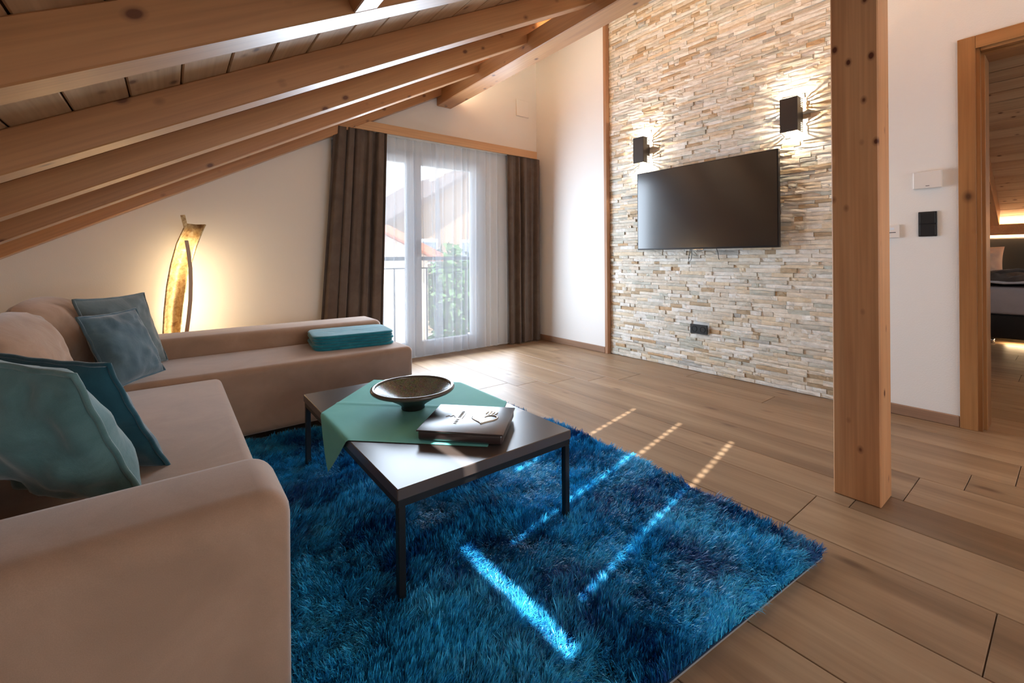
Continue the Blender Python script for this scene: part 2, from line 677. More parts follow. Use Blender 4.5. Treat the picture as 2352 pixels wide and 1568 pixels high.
DY1, DY0, DZ = 0.345, -0.56, 2.05
zt = zr(XE) + 0.16
parts = [box_data((XE + 0.012, DY1, 0), (XE + 0.2, 2.84, zt)), box_data((XE - 0.035, 2.84, 0), (XE + 0.2, YN, zt)),
         box_data((XE + 0.012, DY0, DZ), (XE + 0.2, DY1, zt)), box_data((XE + 0.012, YS, 0), (XE + 0.2, DY0, zt)),
         box_data((XE, DY1, 0), (XE + 0.013, 0.845, zt)), box_data((XE, DY0, DZ), (XE + 0.013, DY1, zt)), box_data((XE, YS, 0), (XE + 0.013, DY0, zt))]
wE = struct(wobj('wall_east', *join_data(parts), M['wall']), 'long white wall with stacked stone cladding and a doorway')

# south gable wall with an assumed wide window (behind the camera) and the low knee wall on the west
BX0, BX1, BZ0, BZ1 = -0.35, 2.95, 0.35, 2.35
def wp2(x0, x1, z0, z1=None):
    return [(x0, z0), (x1, z0), (x1, (zr(x1) + 0.16) if z1 is None else z1), (x0, (zr(x0) + 0.16) if z1 is None else z1)]
parts = [prism_data(wp2(XW - 0.2, 0.0, 0), 1, YS - TW, YS), prism_data(wp2(2.8, XR, 0), 1, YS - TW, YS),
         prism_data(wp2(0.0, 2.8, 0, 0.35), 1, YS - TW, YS)]
px = [(0.0, 1.45), (2.8, 2.3)]
parts.append(prism_data([(0.0, zr(0.0) + 0.16), (2.8, zr(2.8) + 0.16), (2.8, 2.35), (0.0, zr(0.0) + 0.1)], 1, YS - TW, YS))
struct(wobj('wall_south', *join_data(parts), M['wall']), 'white gable wall behind the viewer')
struct(box('wall_west', (XW - 0.2, YS - TW, 0), (XW, YN + TW, zr(XW) + 0.3), M['wall']), 'low white knee wall behind the sofa')

# baseboards and the vertical trim beside the stone
def bb(name, lo, hi, label):
    struct(box(name, lo, hi, M['basewood'], None, 0.004, 1), label)
bb('baseboard_east_far', (XE - 0.049, 2.875, 0), (XE - 0.035, YN - 0.001, 0.062), 'oak baseboard between curtain and stone wall')
bb('baseboard_east_near', (XE - 0.014, 0.412, 0), (XE, 0.85, 0.062), 'oak baseboard between post and door frame')
bb('baseboard_north', (XW, YN - 0.014, 0), (WX0 - 0.03, YN, 0.062), 'oak baseboard under the white wall behind the sofa')
struct(box('trim_1', (XE - 0.05, 2.838, 0), (XE + 0.012, 2.874, zr(XE) + 0.1), M['trimwood'], None, 0.003, 1), 'tall oak trim strip at the edge of the stone')

# ------------------------------------------------------------------ stone cladding
palette = [((228, 220, 206), 24), ((234, 230, 222), 24), ((218, 208, 192), 18), ((206, 202, 190), 14), ((216, 200, 176), 8), ((186, 164, 134), 7),
           ((200, 200, 188), 6), ((194, 164, 128), 2), ((184, 182, 176), 3), ((224, 208, 182), 10)]
pcol = [p for p, w in palette for _ in range(w)]


def stone_data(y0, y1, z0, z1, pr, seed):
    r = random.Random(seed)
    L = y1 - y0
    nx = 4 if L > 0.2 else 3
    ny = 2
    V, F = [], []
    xb = XE + 0.011
    for j in range(ny + 1):
        for i in range(nx + 1):
            y = y0 + L * i / nx
            z = z0 + (z1 - z0) * j / ny
            if 0 < i < nx:
                y += r.uniform(-0.2, 0.2) * L / nx
            edge = (j in (0, ny)) or (i in (0, nx))
            x = xb - pr - r.uniform(-0.0025, 0.0025) + (0.0012 if edge else -0.0015)
            V.append((x, y, z + (r.uniform(-0.0012, 0.0012) if edge else r.uniform(-0.004, 0.004))))
    W = nx + 1
    for j in range(ny):
        for i in range(nx):
            F.append([j * W + i, (j + 1) * W + i, (j + 1) * W + i + 1, j * W + i + 1])
    ring = [i for i in range(W)] + [j * W + nx for j in range(1, ny + 1)] + [ny * W + i for i in range(nx - 1, -1, -1)] + [j * W for j in range(ny - 1, 0, -1)]
    k = len(V)
    for q in ring:
        V.append((xb, V[q][1], V[q][2]))
    n = len(ring)
    for a in range(n):
        b = (a + 1) % n
        F.append([ring[a], ring[b], k + b, k + a])
    return V, F


stones = []
SY0, SY1 = 0.80, 2.836
z = 0.004
row = 0
holes = [(1.832, 1.99, 0.31, 0.396)]
while z < zr(XE) + 0.10:
    h = random.choice([0.023, 0.026, 0.028, 0.030, 0.033])
    y = SY0
    off = random.uniform(0.02, 0.2)
    first = True
    while y < SY1 - 0.004:
        L = off if first else random.choice([0.05, 0.075, 0.10, 0.12, 0.15, 0.19, 0.24]) * random.uniform(0.85, 1.15)
        first = False
        y2 = min(y + L, SY1)
        if SY1 - y2 < 0.035:
            y2 = SY1
        pr = random.choice([0.010, 0.012, 0.013, 0.015, 0.017, 0.021])
        skip = [hh for hh in holes if y < hh[1] and y2 > hh[0] and z < hh[3] and z + h > hh[2]]
        segs = [(y, y2)]
        if skip:
            hh = skip[0]
            segs = []
            if hh[0] - y > 0.015:
                segs.append((y, hh[0]))
            if y2 - hh[1] > 0.015:
                segs.append((hh[1], y2))
        for (a, b) in segs:
            stones.append((a + 0.0006, b - 0.0006, z + 0.0006, z + h - 0.0006, pr))
        y = y2
    z += h
    row += 1


def shown(s):
    cy, cz = (s[0] + s[1]) / 2, (s[2] + s[3]) / 2
    d = _f.x * XE + _f.y * cy
    hid = (cz > 1.0 and cz < 1.69 and 1.28 < cy < 2.45) or cy < 0.96
    return 0 if hid else (s[1] - s[0]) * (s[3] - s[2]) * XE / d ** 3


order = sorted(range(len(stones)), key=lambda i: -shown(stones[i]))
single = set(order[:300])
restV, restF, restC = [], [], []


def set_col(me, cols):
    a = me.color_attributes.new('Col', 'FLOAT_COLOR', 'POINT')
    a.data.foreach_set('color', np.asarray(cols, np.float32).ravel())


for i, s in enumerate(stones):
    col = srgb(*random.choice(pcol))
    k = random.uniform(0.93, 1.04)
    col = (col[0] * k, col[1] * k, col[2] * k, 1)
    v, f = stone_data(*s, i)
    if i in single:
        o = wobj('stone', v, f, M['stone'], wE)
        set_col(o.data, [col] * len(v))
    else:
        b = len(restV)
        restV += v
        restF += [[q + b for q in g] for g in f]
        restC += [col] * len(v)
o = wobj('stone_field', restV, restF, M['stone'], wE)
set_col(o.data, restC)
stuff(o)

# ------------------------------------------------------------------ roof: deck, boards, rafters, purlin
COSP, SINP = math.cos(PHI), math.sin(PHI)
RX0 = XW - 0.25


def roof_box(name, x0, x1, y0, y1, n0, n1, mat, parent=None, bevel=0.0, swap=False):
    """box lying in the roof slope; x given horizontally, n is the vertical offset above the rafter underside"""
    s0, s1 = 0.0, (x1 - x0) / COSP
    h0, h1 = n0 * COSP, n1 * COSP
    # keep the ends vertical-ish: shift by the slope of the normal
    v, f = box_data((s0, -(y1 - y0) / 2, 0), (s1, (y1 - y0) / 2, h1 - h0), bevel, 1)
    v = [(a - s1 / 2, b, c) for a, b, c in v]
    me = bpy.data.meshes.new(name)
    me.from_pydata(v, [], f)
    me.update()
    xm = (x0 + x1) / 2
    base = Vector((xm, (y0 + y1) / 2, zr(xm) + n0))
    base += Vector((-SINP, 0, COSP)) * (n0 * (COSP - 1 / COSP) if False else 0)
    return link_obj(name, me, mat, parent, base, (0, -PHI, 0))


# deck above the boards, with the skylight opening
dk = 0.148
pieces = [(RX0, SKX0, YS - 1.4, YN + 1.2), (SKX1, XR, YS - 1.4, YN + 1.2), (SKX0, SKX1, YS - 1.4, SKY0), (SKX0, SKX1, SKY1, YN + 1.2)]  # unseen south overhang added to keep sun out of the assumed gable window
parts = []
for (a, b, c, d) in pieces:
    parts.append(prism_data([(a, zr(a) + dk), (b, zr(b) + dk), (b, zr(b) + dk + 0.22), (a, zr(a) + dk + 0.22)], 1, c, d))
XE2 = 9.15
parts.append(prism_data([(XR, zr(XR) + dk), (XE2, zr(XR) + dk - SL * (XE2 - XR)), (XE2, zr(XR) + dk + 0.22 - SL * (XE2 - XR)), (XR, zr(XR) + dk + 0.22)], 1, YS - 1.4, YN + 1.2))
ceil = wobj('ceiling', *join_data(parts), M['roofdeck'])
struct(ceil, 'sloping timber ceiling of tongue and groove boards')
BW = 0.1303
xb = -0.36 - 6 * BW
while xb < XE + 0.1:
    segs = [(YS, YN)]
    if xb + BW > SKX0 - 0.002 and xb < SKX1 - 0.002:
        segs = [(YS, SKY0), (SKY1, YN)]
    for (c, d) in segs:
        v, f = box_data((-BW / COSP / 2 + 0.0022, -(d - c) / 2, 0.0), (BW / COSP / 2 - 0.0022, (d - c) / 2, 0.016), 0.0035, 1)
        me = bpy.data.meshes.new('ceiling_board')
        me.from_pydata(v, [], f)
        me.update()
        xm = xb + BW / 2
        ob = link_obj('ceiling_board', me, M['board'], ceil)
        ob.location = Vector((xm, (c + d) / 2, zr(xm) + RD)) - ceil.location
        ob.rotation_euler = (0, -PHI, 0)
    xb += BW

RW = 0.098
raft_y = [3.797, 3.15, 2.495, 1.84, 1.185]
raft_label = ['exposed rafter lying tight against the window wall above the curtain', 'exposed rafter nearest the window wall but one', 'third exposed rafter counted from the window wall',
              'long knotty rafter below the bay of visible ceiling boards', 'thick rafter at the top left of the picture nearest the viewer']


def rafter(y, x0, x1, label):
    L = (x1 - x0) / COSP
    v, f = box_data((-L / 2, -RW / 2, 0), (L / 2, RW / 2, RD * COSP), 0.004, 1)
    me = bpy.data.meshes.new('rafter')
    me.from_pydata(v, [], f)
    me.update()
    xm = (x0 + x1) / 2
    o = link_obj('rafter', me, M['rafter'], None, (xm, y + RW / 2, zr(xm)), (0, -PHI, 0))
    tag(o, label, 'beam', 'exposed roof rafters')
    return o


for y, lb in zip(raft_y, raft_label):
    rafter(y, XW - 0.02, XE - 0.01, lb)
extra = [(-0.129, 'rafter overhead beside the roof window'), (-0.784, 'first rafter behind the viewer'), (-1.439, 'second rafter behind the viewer'), (-2.094, 'third rafter behind the viewer'), (-2.749, 'rafter near the gable behind the viewer')]
for y, lb in extra:
    rafter(y, XW - 0.02, XE - 0.01, lb)
rafter(0.53, XW - 0.02, 0.39, 'short rafter below the roof window')
rafter(0.53, 2.085, XE - 0.01, 'short rafter above the roof window')
for (a, b, lb) in ((0.39, 0.455, 'short pale cross timber joined to the nearest rafter below the roof window'), (2.025, 2.085, 'short cross timber above the roof window')):
    o = roof_box('trimmer_beam', a, b, -0.03, 1.187, 0.0, RD, M['purlin'], None, 0.003)
    tag(o, lb, 'beam')

PX0, PX1, PZ0 = 2.085, 2.245, 2.452
v, f = box_data((PX0, YS, PZ0), (PX1, YN, zr(PX0) + 0.07), 0.006, 1)
pu = wobj('purlin', v, f, M['purlin'])
tag(pu, 'long heavy timber beam carrying the rafters, running from the window wall', 'beam')
# warm strip light lying on a ledge on the far side of the beam
ls = thing('led_strip', (PX1 + 0.03, 0.5, zr(PX1) - 0.02), 'warm light strip on the stone wall side of the big beam', 'strip light')
box('channel', (PX1, YS + 0.1, 2.535), (PX1 + 0.05, YN - 0.05, 2.541), M['whitepl'], ls)
box('diffuser', (PX1 + 0.006, YS + 0.12, 2.541), (PX1 + 0.04, YN - 0.07, 2.547), M['led_purlin'], ls)

# post
v, f = box_data((2.092, 0.462, 0.0), (2.238, 0.612, PZ0), 0.004, 1)
tag(wobj('post', v, f, M['post'], base=True), 'square knotty spruce post standing on the plank floor', 'post')

# ------------------------------------------------------------------ skylight with closed shutter
sk = bpy.data.objects.new('window_2', None)
C.objects.link(sk)
sk.location = (1.22, 0.33, zr(1.22) + 0.2)
struct(sk, 'roof window above the viewer with a closed shutter')
def sk_box(nm, x0, x1, y0, y1, n0, n1, mat):
    o = roof_box(nm, x0, x1, y0, y1, n0, n1, mat)
    o.parent = sk
    o.location = o.location - sk.location
    return o
# lining boards
sk_box('lining', SKX0 - 0.02, SKX1 + 0.02, SKY0 - 0.02, SKY0, 0.02, 0.42, M['board'])
sk_box('lining', SKX0 - 0.02, SKX1 + 0.02, SKY1, SKY1 + 0.02, 0.13, 0.42, M['board'])
sk_box('lining', SKX0 - 0.04, SKX0 - 0.01, SKY0, SKY1, 0.13, 0.40, M['board'])
sk_box('lining', SKX1 + 0.01, SKX1 + 0.04, SKY0, SKY1, 0.13, 0.40, M['board'])
sk_box('pane', SKX0 - 0.02, SKX1 + 0.02, SKY0, SKY1, 0.33, 0.336, M['glass'])
# shutter at n = 0.30 (slits: three up the slope, one wide gap along the lower edge)
NS = 0.30
TX0, TX1 = 0.462, 0.504
ysl = [0.085, 0.385, 0.695]
hw = 0.010
edges = [SKY0 - 0.02, ysl[0] - hw, ysl[0] + hw, ysl[1] - hw, ysl[1] + hw, ysl[2] - hw, ysl[2] + hw, SKY1 + 0.02]
sk_box('shutter_panel', 1.91, 1.96, edges[1], edges[2], NS, NS + 0.012, M['blackpl'])
for k in (0, 2, 4, 6):
    sk_box('shutter_panel', 0.60, 1.96, edges[k], edges[k + 1], NS, NS + 0.012, M['blackpl'])
sk_box('shutter_panel', TX1, 0.60, SKY0 - 0.02, SKY1 + 0.02, NS, NS + 0.012, M['blackpl'])
sk_box('shutter_panel', 1.96, SKX1 + 0.04, SKY0 - 0.02, SKY1 + 0.02, NS, NS + 0.012, M['blackpl'])
sk_box('shutter_panel', SKX0 - 0.08, TX0, SKY0 - 0.02, SKY1 + 0.02, NS, NS + 0.012, M['blackpl'])
xq = 0.62
while xq < 1.9:
    for yy in ysl:
        sk_box('slat_link', xq, xq + 0.012, yy - hw, yy + hw, NS, NS + 0.012, M['blackpl'])
    xq += 0.052

# ------------------------------------------------------------------ glazed door (window_1)
w1 = bpy.data.objects.new('window_1', None)
C.objects.link(w1)
w1.location = ((WX0 + WX1) / 2, YN + 0.12, 0)
struct(w1, 'white two-leaf glazed balcony door behind sheer curtains')
FY0, FY1 = YN + 0.06, YN + 0.14
def frame4(name, x0, x1, z0, z1, t, y0, y1, mat, parent, bot=None):
    bt = t if bot is None else bot
    d = [box_data((x0, y0, z0), (x0 + t, y1, z1), 0.004, 1), box_data((x1 - t, y0, z0), (x1, y1, z1), 0.004, 1),
         box_data((x0 + t, y0, z1 - t), (x1 - t, y1, z1), 0.004, 1), box_data((x0 + t, y0, z0), (x1 - t, y1, z0 + bt), 0.004, 1)]
    return wobj(name, *join_data(d), mat, parent)
frame4('frame', WX0, WX1, 0.0, WZ, 0.05, FY0 + 0.01, FY1, M['pvc'], w1)
for (a, b) in ((WX0 + 0.045, 1.86), (1.862, WX1 - 0.045)):
    s = frame4('sash', a, b, 0.045, WZ - 0.045, 0.072, FY0 - 0.015, FY1 - 0.02, M['pvc'], w1, 0.09)
    box('pane', (a + 0.07, FY0 + 0.02, 0.13), (b - 0.07, FY0 + 0.026, WZ - 0.115), M['glass'], s)
# handle
hd = box('handle', (1.885, FY0 - 0.05, 0.98), (1.905, FY0 - 0.015, 1.12), M['chrome'], w1, 0.004, 1)
# sill
box('sill', (WX0, YN, -0.004), (WX1, YN + TW, 0.012), M['pvc'], w1)

# ------------------------------------------------------------------ assumed south window frame (behind the viewer)
w3 = bpy.data.objects.new('assumed_gable_window', None)  # window assumed for light from behind the camera
C.objects.link(w3)
w3.location = (1.4, YS - 0.1, 0.35)
struct(w3, 'assumed wide gable window behind the viewer')
for xx in (0.0, 0.93, 1.87, 2.74):
    box('mullion', (xx, YS - 0.2, 0.35), (xx + 0.06, YS - 0.12, 1.5), M['pvc'], w3)

w4 = bpy.data.objects.new('roof_fill_frame', None)  # added frame and pane around the roof fill lamp, no opening above
C.objects.link(w4)
w4.location = (1.25, -1.06, zr(1.25) + 0.12)
struct(w4, 'added window frame round the roof fill lamp behind the viewer')
for (a, b, c, d) in ((0.97, 1.53, -1.34, -1.31), (0.97, 1.53, -0.815, -0.785), (0.97, 1.0, -1.31, -0.815), (1.50, 1.53, -1.31, -0.815)):
    o = roof_box('frame', a, b, c, d, 0.105, 0.129, M['pvc'])
    o.parent = w4
    o.location = o.location - w4.location
o = roof_box('pane', 1.0, 1.5, -1.31, -0.815, 0.120, 0.126, M['glass'])
o.parent = w4
o.location = o.location - w4.location
w5 = bpy.data.objects.new('bedroom_fill_frame', None)  # added frame and pane behind the bedroom fill lamp, wall not pierced
C.objects.link(w5)
w5.location = (6.3, -1.58, 0.65)
struct(w5, 'added window frame round the bedroom fill lamp, out of sight')
frame4('frame', 5.55, 7.05, 0.6, 2.0, 0.06, -1.6, -1.56, M['pvc'], w5)
box('pane', (5.61, -1.599, 0.66), (6.99, -1.593, 1.94), M['glass'], w5)

# ------------------------------------------------------------------ door_1
d1 = bpy.data.objects.new('door_1', None)
C.objects.link(d1)
d1.location = (XE, (DY0 + DY1) / 2, 0)
struct(d1, 'open oak doorway into the bedroom')
cw = 0.066
box('casing', (XE - 0.016, DY1 - 0.002, 0), (XE, DY1 + cw, DZ + cw), M['oak_z'], d1, 0.002, 1)
box('casing', (XE - 0.016, DY0 - cw, 0), (XE, DY0 + 0.002, DZ + cw), M['oak_z'], d1, 0.002, 1)
box('casing', (XE - 0.0155, DY0 + 0.002, DZ - 0.002), (XE, DY1 - 0.002, DZ + cw), M['oak_y'], d1, 0.002, 1)
box('jamb', (XE, DY1 - 0.018, 0), (XE + 0.05, DY1 + 0.005, DZ), M['oak_z'], d1)
box('jamb', (XE + 0.045, DY1 - 0.032, 0), (XE + 0.205, DY1 + 0.005, DZ), M['oak_z'], d1, 0.002, 1)
box('jamb', (XE, DY0 - 0.005, 0), (XE + 0.205, DY0 + 0.032, DZ), M['oak_z'], d1)
box('head', (XE, DY0 + 0.03, DZ - 0.016), (XE + 0.05, DY1 - 0.02, DZ), M['oak_y'], d1)
box('head', (XE + 0.045, DY0 + 0.03, DZ - 0.030), (XE + 0.205, DY1 - 0.03, DZ), M['oak_y'], d1)

# ------------------------------------------------------------------ pelmet, curtains
pb0, pb1 = 2.062, 2.142
xl = 1.27
poly = [(1.096 + (pb0 - 1.99) / SL, pb0), (3.29, pb0), (3.29, pb1), (1.096 + (pb1 - 1.99) / SL, pb1)]
pe = thing('pelmet', (2.25, 3.84, pb0), 'plain wooden curtain pelmet board above the glazed door', 'pelmet')
wobj('front_board', *prism_data(poly, 1, 3.775, 3.796), M['pelmet'], pe)
box('curtain_track', (1.24, 3.797, pb0 + 0.004), (3.29, 3.892, pb0 + 0.022), M['whitepl'], pe)


def curtain(name, x0t, x1t, x0b, x1b, ztop, zbot, yc, folds, amp, mat, label, nx=220, nz=26, phase=0.0, seed=0, hem=0.0, bunch=None):
    r = np.random.default_rng(seed)
    ph = r.uniform(0, 2 * PI, 8)
    V, F = [], []
    for j in range(nz + 1):
        t = j / nz
        z = ztop + (zbot - ztop) * t
        for i in range(nx + 1):
            u = i / nx
            uu = u + 0.018 * math.sin(2 * PI * 3 * u + ph[0]) + 0.012 * math.sin(2 * PI * 7 * u + ph[1])
            x = (x0t + (x1t - x0t) * u) * (1 - t) + (x0b + (x1b - x0b) * u) * t
            a = amp * (0.55 + 0.45 * min(1, t * 3)) * (0.75 + 0.35 * math.sin(2 * PI * 1.7 * u + ph[2] + 0.8 * t))
            q = 2 * PI * folds * uu + phase
            y = yc + a * (math.sin(q) + 0.3 * math.sin(2 * q + ph[3] + 1.0 * t)) * (0.9 + 0.1 * math.sin(5 * t + ph[4]))
            x += 0.35 * a * math.sin(q * 1.0 + 1.3)
            zz = z + (hem * math.sin(q + 0.5) * t if hem else 0)
            if j == 0:
                zz += 0.004 * math.sin(q * 1.0)
            V.append((x, y, max(zz, 0.004)))
    W = nx + 1
    for j in range(nz):
        for i in range(nx):
            F.append([j * W + i, j * W + i + 1, (j + 1) * W + i + 1, (j + 1) * W + i])
    o = wobj(name, V, F, mat, None, True)
    return o


o = curtain('curtain', 1.075, 1.535, 0.93, 1.475, pb0 + 0.002, 0.02, 3.80, 5.5, 0.036, M['curtain'], '', seed=3)
tag(o, 'dark taupe curtain gathered at the left of the glazed door', 'curtain', 'dark window curtains')
o = curtain('curtain', 2.88, 3.345, 2.89, 3.33, pb0 + 0.002, 0.012, 3.80, 5, 0.034, M['curtain'], '', seed=5, phase=1.0)
tag(o, 'dark taupe curtain gathered at the right beside the white wall', 'curtain', 'dark window curtains')
o = curtain('sheer_curtain', 1.46, 2.08, 1.40, 2.13, pb0, 0.016, 3.865, 7, 0.017, M['sheer'], '', seed=8, hem=0.004)
tag(o, 'white see-through voile panel on the left half of the glazed door', 'curtain', 'sheer curtains')
o = curtain('sheer_curtain', 2.04, 2.93, 2.02, 2.93, pb0, 0.016, 3.842, 9.5, 0.019, M['sheer'], '', seed=9, hem=0.004, phase=0.6)
tag(o, 'white see-through voile panel on the right half of the glazed door', 'curtain', 'sheer curtains')

# ------------------------------------------------------------------ sofa
so = thing('corner_sofa', (0.0, 2.2, 0.0), 'tan suede corner sofa with a long low chaise under the window side', 'sofa')


def cushion_data(lo, hi, r, puff=0.0, seg=5, sub=10):
    """upholstered block: rounded box with a slightly crowned top"""
    lo = np.array(lo)
    hi = np.array(hi)
    bm = bmesh.new()
    bmesh.ops.create_cube(bm, size=1.0)
    bmesh.ops.subdivide_edges(bm, edges=bm.edges[:], cuts=sub, use_grid_fill=True)
    c = (lo + hi) / 2
    h = (hi - lo) / 2
    for v in bm.verts:
        p = np.array(v.co) * 2 * h
        q = np.clip(p, -(h - r), h - r)
        d = p - q
        # move outer shell points onto a rounded box
        n = np.linalg.norm(d)
        if n > 1e-9:
            p = q + d / n * r if np.count_nonzero(np.abs(d) > 1e-9) > 1 else p
        if puff:
            fx = 1 - (p[0] / h[0]) ** 2
            fy = 1 - (p[1] / h[1]) ** 2
            if p[2] > 0:
                p[2] += puff * max(fx, 0) ** 0.6 * max(fy, 0) ** 0.6
        v.co = Vector((p + c).tolist())
    return bm_data(bm)


def rbox(name, lo, hi, r, mat, parent, seg=5):
    bm = bmesh.new()
    bmesh.ops.create_cube(bm, size=1.0)
    lo, hi = Vector(lo), Vector(hi)
    for v in bm.verts:
        v.co = Vector([(lo[i] + hi[i]) / 2 + v.co[i] * (hi[i] - lo[i]) for i in range(3)])
    bmesh.ops.bevel(bm, geom=bm.edges[:], offset=r, segments=seg, profile=0.5, affect='EDGES')
    v, f = bm_data(bm)
    return wobj(name, v, f, mat, parent, True)


rbox('chaise_seat', (-0.50, 2.60, 0.045), (1.215, 3.16, 0.392), 0.035, M['sofa'], so)
rbox('chaise_backrest', (-0.78, 3.15, 0.045), (1.225, 3.47, 0.502), 0.045, M['sofa'], so)
rbox('seat', (-0.50, 1.10, 0.045), (0.192, 2.598, 0.372), 0.03, M['sofa'], so)
rbox('armrest', (-0.78, 0.885, 0.045), (0.178, 1.135, 0.525), 0.055, M['sofa'], so, 7)
rbox('backrest', (-0.80, 0.90, 0.045), (-0.56, 3.45, 0.60), 0.05, M['sofa'], so)
for (x, y) in ((1.13, 2.70), (1.13, 3.38), (0.10, 0.98), (0.10, 2.45), (-0.7, 0.98), (-0.7, 3.38)):
    box('foot', (x - 0.03, y - 0.03, 0.0), (x + 0.03, y + 0.03, 0.05), M['blackpl'], so)


def vnoise(u, v, gx, gy, seed):
    g = np.random.default_rng(seed).uniform(-1, 1, (gy + 2, gx + 2))
    x = np.clip(u, 0, 0.9999) * gx
    y = np.clip(v, 0, 0.9999) * gy
    i = x.astype(int)
    j = y.astype(int)
    fx = x - i
    fy = y - j
    fx = fx * fx * (3 - 2 * fx)
    fy = fy * fy * (3 - 2 * fy)
    return (g[j, i] * (1 - fx) + g[j, i + 1] * fx) * (1 - fy) + (g[j + 1, i] * (1 - fx) + g[j + 1, i + 1] * fx) * fy


def pillow(name, centre, n, twist, sx, sy, thick, mat, pipe_mat, seed, label, cat, group, pinch=0.06, wr=0.010, pipe=0.006, rnd=0.0):
    n = Vector(n).normalized()
    u = Vector((0, 0, 1))
    u = (u - n * u.dot(n)).normalized()
    r = u.cross(n)
    c, s = math.cos(twist), math.sin(twist)
    R, Uv = r * c + u * s, u * c - r * s
    N = 30
    g = np.linspace(-1, 1, N + 1)
    A, B = np.meshgrid(g, g)
    px = A * (1 - pinch * (1 - np.abs(A) ** 3) * 0 - pinch * (1 - B ** 2) * 0) * sx / 2
    # concave sides, ears at the corners
    ex = 1 - pinch * (1 - B ** 2) * np.abs(A) ** 2
    ey = 1 - pinch * (1 - A ** 2) * np.abs(B) ** 2
    X = A * ex * sx / 2
    Y = B * ey * sy / 2
    rf = 1 - rnd * (A * B) ** 2
    X = X * rf
    Y = Y * rf
    hgt = thick / 2 * ((1 - np.abs(A) ** 2.4) * (1 - np.abs(B) ** 2.4)) ** 0.62
    hgt *= 1 + 0.12 * (-B) * (1 - A ** 2)
    V, F = [], []
    for side in (1, -1):
        w = vnoise((A + 1) / 2, (B + 1) / 2, 5, 5, seed + side) * wr * 1.3 + vnoise((A + 1) / 2, (B + 1) / 2, 11, 9, seed + 7 + side) * wr * 0.7
        rad = np.sin(7 * np.arctan2(B + 1.0, A - 1.0) * 2 + seed) * wr * 0.7 * np.clip(1.3 - np.hypot(A - 1, B + 1), 0, 1)
        rad += np.sin(9 * np.arctan2(B - 1.0, A - 1.0) * 2 + seed) * wr * 0.7 * np.clip(1.2 - np.hypot(A - 1, B - 1), 0, 1)
        env = np.clip((1 - A ** 2) * (1 - B ** 2) * 4, 0, 1)
        D = side * (hgt + (w + rad) * env)
        base = len(V)
        for j in range(N + 1):
            for i in range(N + 1):
                p = Vector(centre) + R * float(X[j, i]) + Uv * float(Y[j, i]) + n * float(D[j, i])
                V.append(tuple(p))
        W = N + 1
        for j in range(N):
            for i in range(N):
                q = [base + j * W + i, base + j * W + i + 1, base + (j + 1) * W + i + 1, base + (j + 1) * W + i]
                F.append(q if side > 0 else q[::-1])
    t = thing(name, centre, label, cat, group)
    b = wobj('cover', V, F, mat, t, True)
    if pipe:
        idx = [(0, i) for i in range(N + 1)] + [(j, N) for j in range(1, N + 1)] + [(N, i) for i in range(N - 1, -1, -1)] + [(j, 0) for j in range(N - 1, -1, -1)]
        pts = []
        for k, (j, i) in enumerate(idx):
            wob = 0.0012 * math.sin(k * 0.9 + seed)
            pts.append(Vector(centre) + R * float(X[j, i]) + Uv * float(Y[j, i]) + n * wob)
        wobj('piping', *tube_data(pts, pipe, 6, False), pipe_mat, t, True)
    return t


def back_cushion(y0, y1, ztop, x1, seed, label, tilt=0.0):
    pillow('back_cushion', (x1 - 0.10, (y0 + y1) / 2, (0.375 + ztop) / 2), (0.95, tilt, 0.22), 0.0, y1 - y0, ztop - 0.36, 0.24, M['sofac'], M['sofac'], seed, label, 'cushion',
           'loose sofa back cushions', 0.0, 0.009, 0, 0.16)


back_cushion(2.60, 3.14, 0.785, -0.33, 21, 'large tan back cushion in the far corner of the sofa behind the grey pillows', -0.2)
back_cushion(2.0, 2.62, 0.765, -0.33, 24, 'large tan back cushion in the middle of the sofa back')
back_cushion(1.34, 1.96, 0.72, -0.37, 27, 'tan back cushion nearest the armrest, behind the light teal pillow')
pillow('throw_pillow', (-0.229, 1.392, 0.582), (0.691, 0.563, 0.454), 0.14, 0.40, 0.40, 0.15, M['pil_light'], M['pil_light'], 31, 'light teal velvet pillow with piped edge behind the near armrest', 'pillow', 'throw pillows', wr=0.013)
pillow('throw_pillow', (-0.20, 1.648, 0.543), (0.645, 0.592, 0.484), 0.085, 0.39, 0.39, 0.12, M['pil_dark'], M['pil_dark'], 34, 'dark petrol velvet pillow just behind the light teal one', 'pillow', 'throw pillows')
pillow('throw_pillow', (-0.175, 2.735, 0.548), (0.793, -0.469, 0.389), 0.0, 0.345, 0.345, 0.12, M['pil_grey'], M['pil_grey'], 37, 'front of the two grey-blue pillows in the sofa corner, wrinkled and smaller', 'pillow', 'throw pillows', wr=0.006)
pillow('throw_pillow', (-0.19, 2.965, 0.585), (0.761, -0.56, 0.326), 0.0, 0.40, 0.39, 0.10, M['pil_green'], M['pil_green'], 41, 'larger grey-green pillow leaning behind the grey-blue one', 'pillow', 'throw pillows', wr=0.005)

# folded throw on the chaise: stacked ribbed layers
tb = thing('folded_throw', (0.93, 2.94, 0.392), 'turquoise ribbed throw folded flat on the end of the chaise', 'blanket')
ang = math.radians(-7)


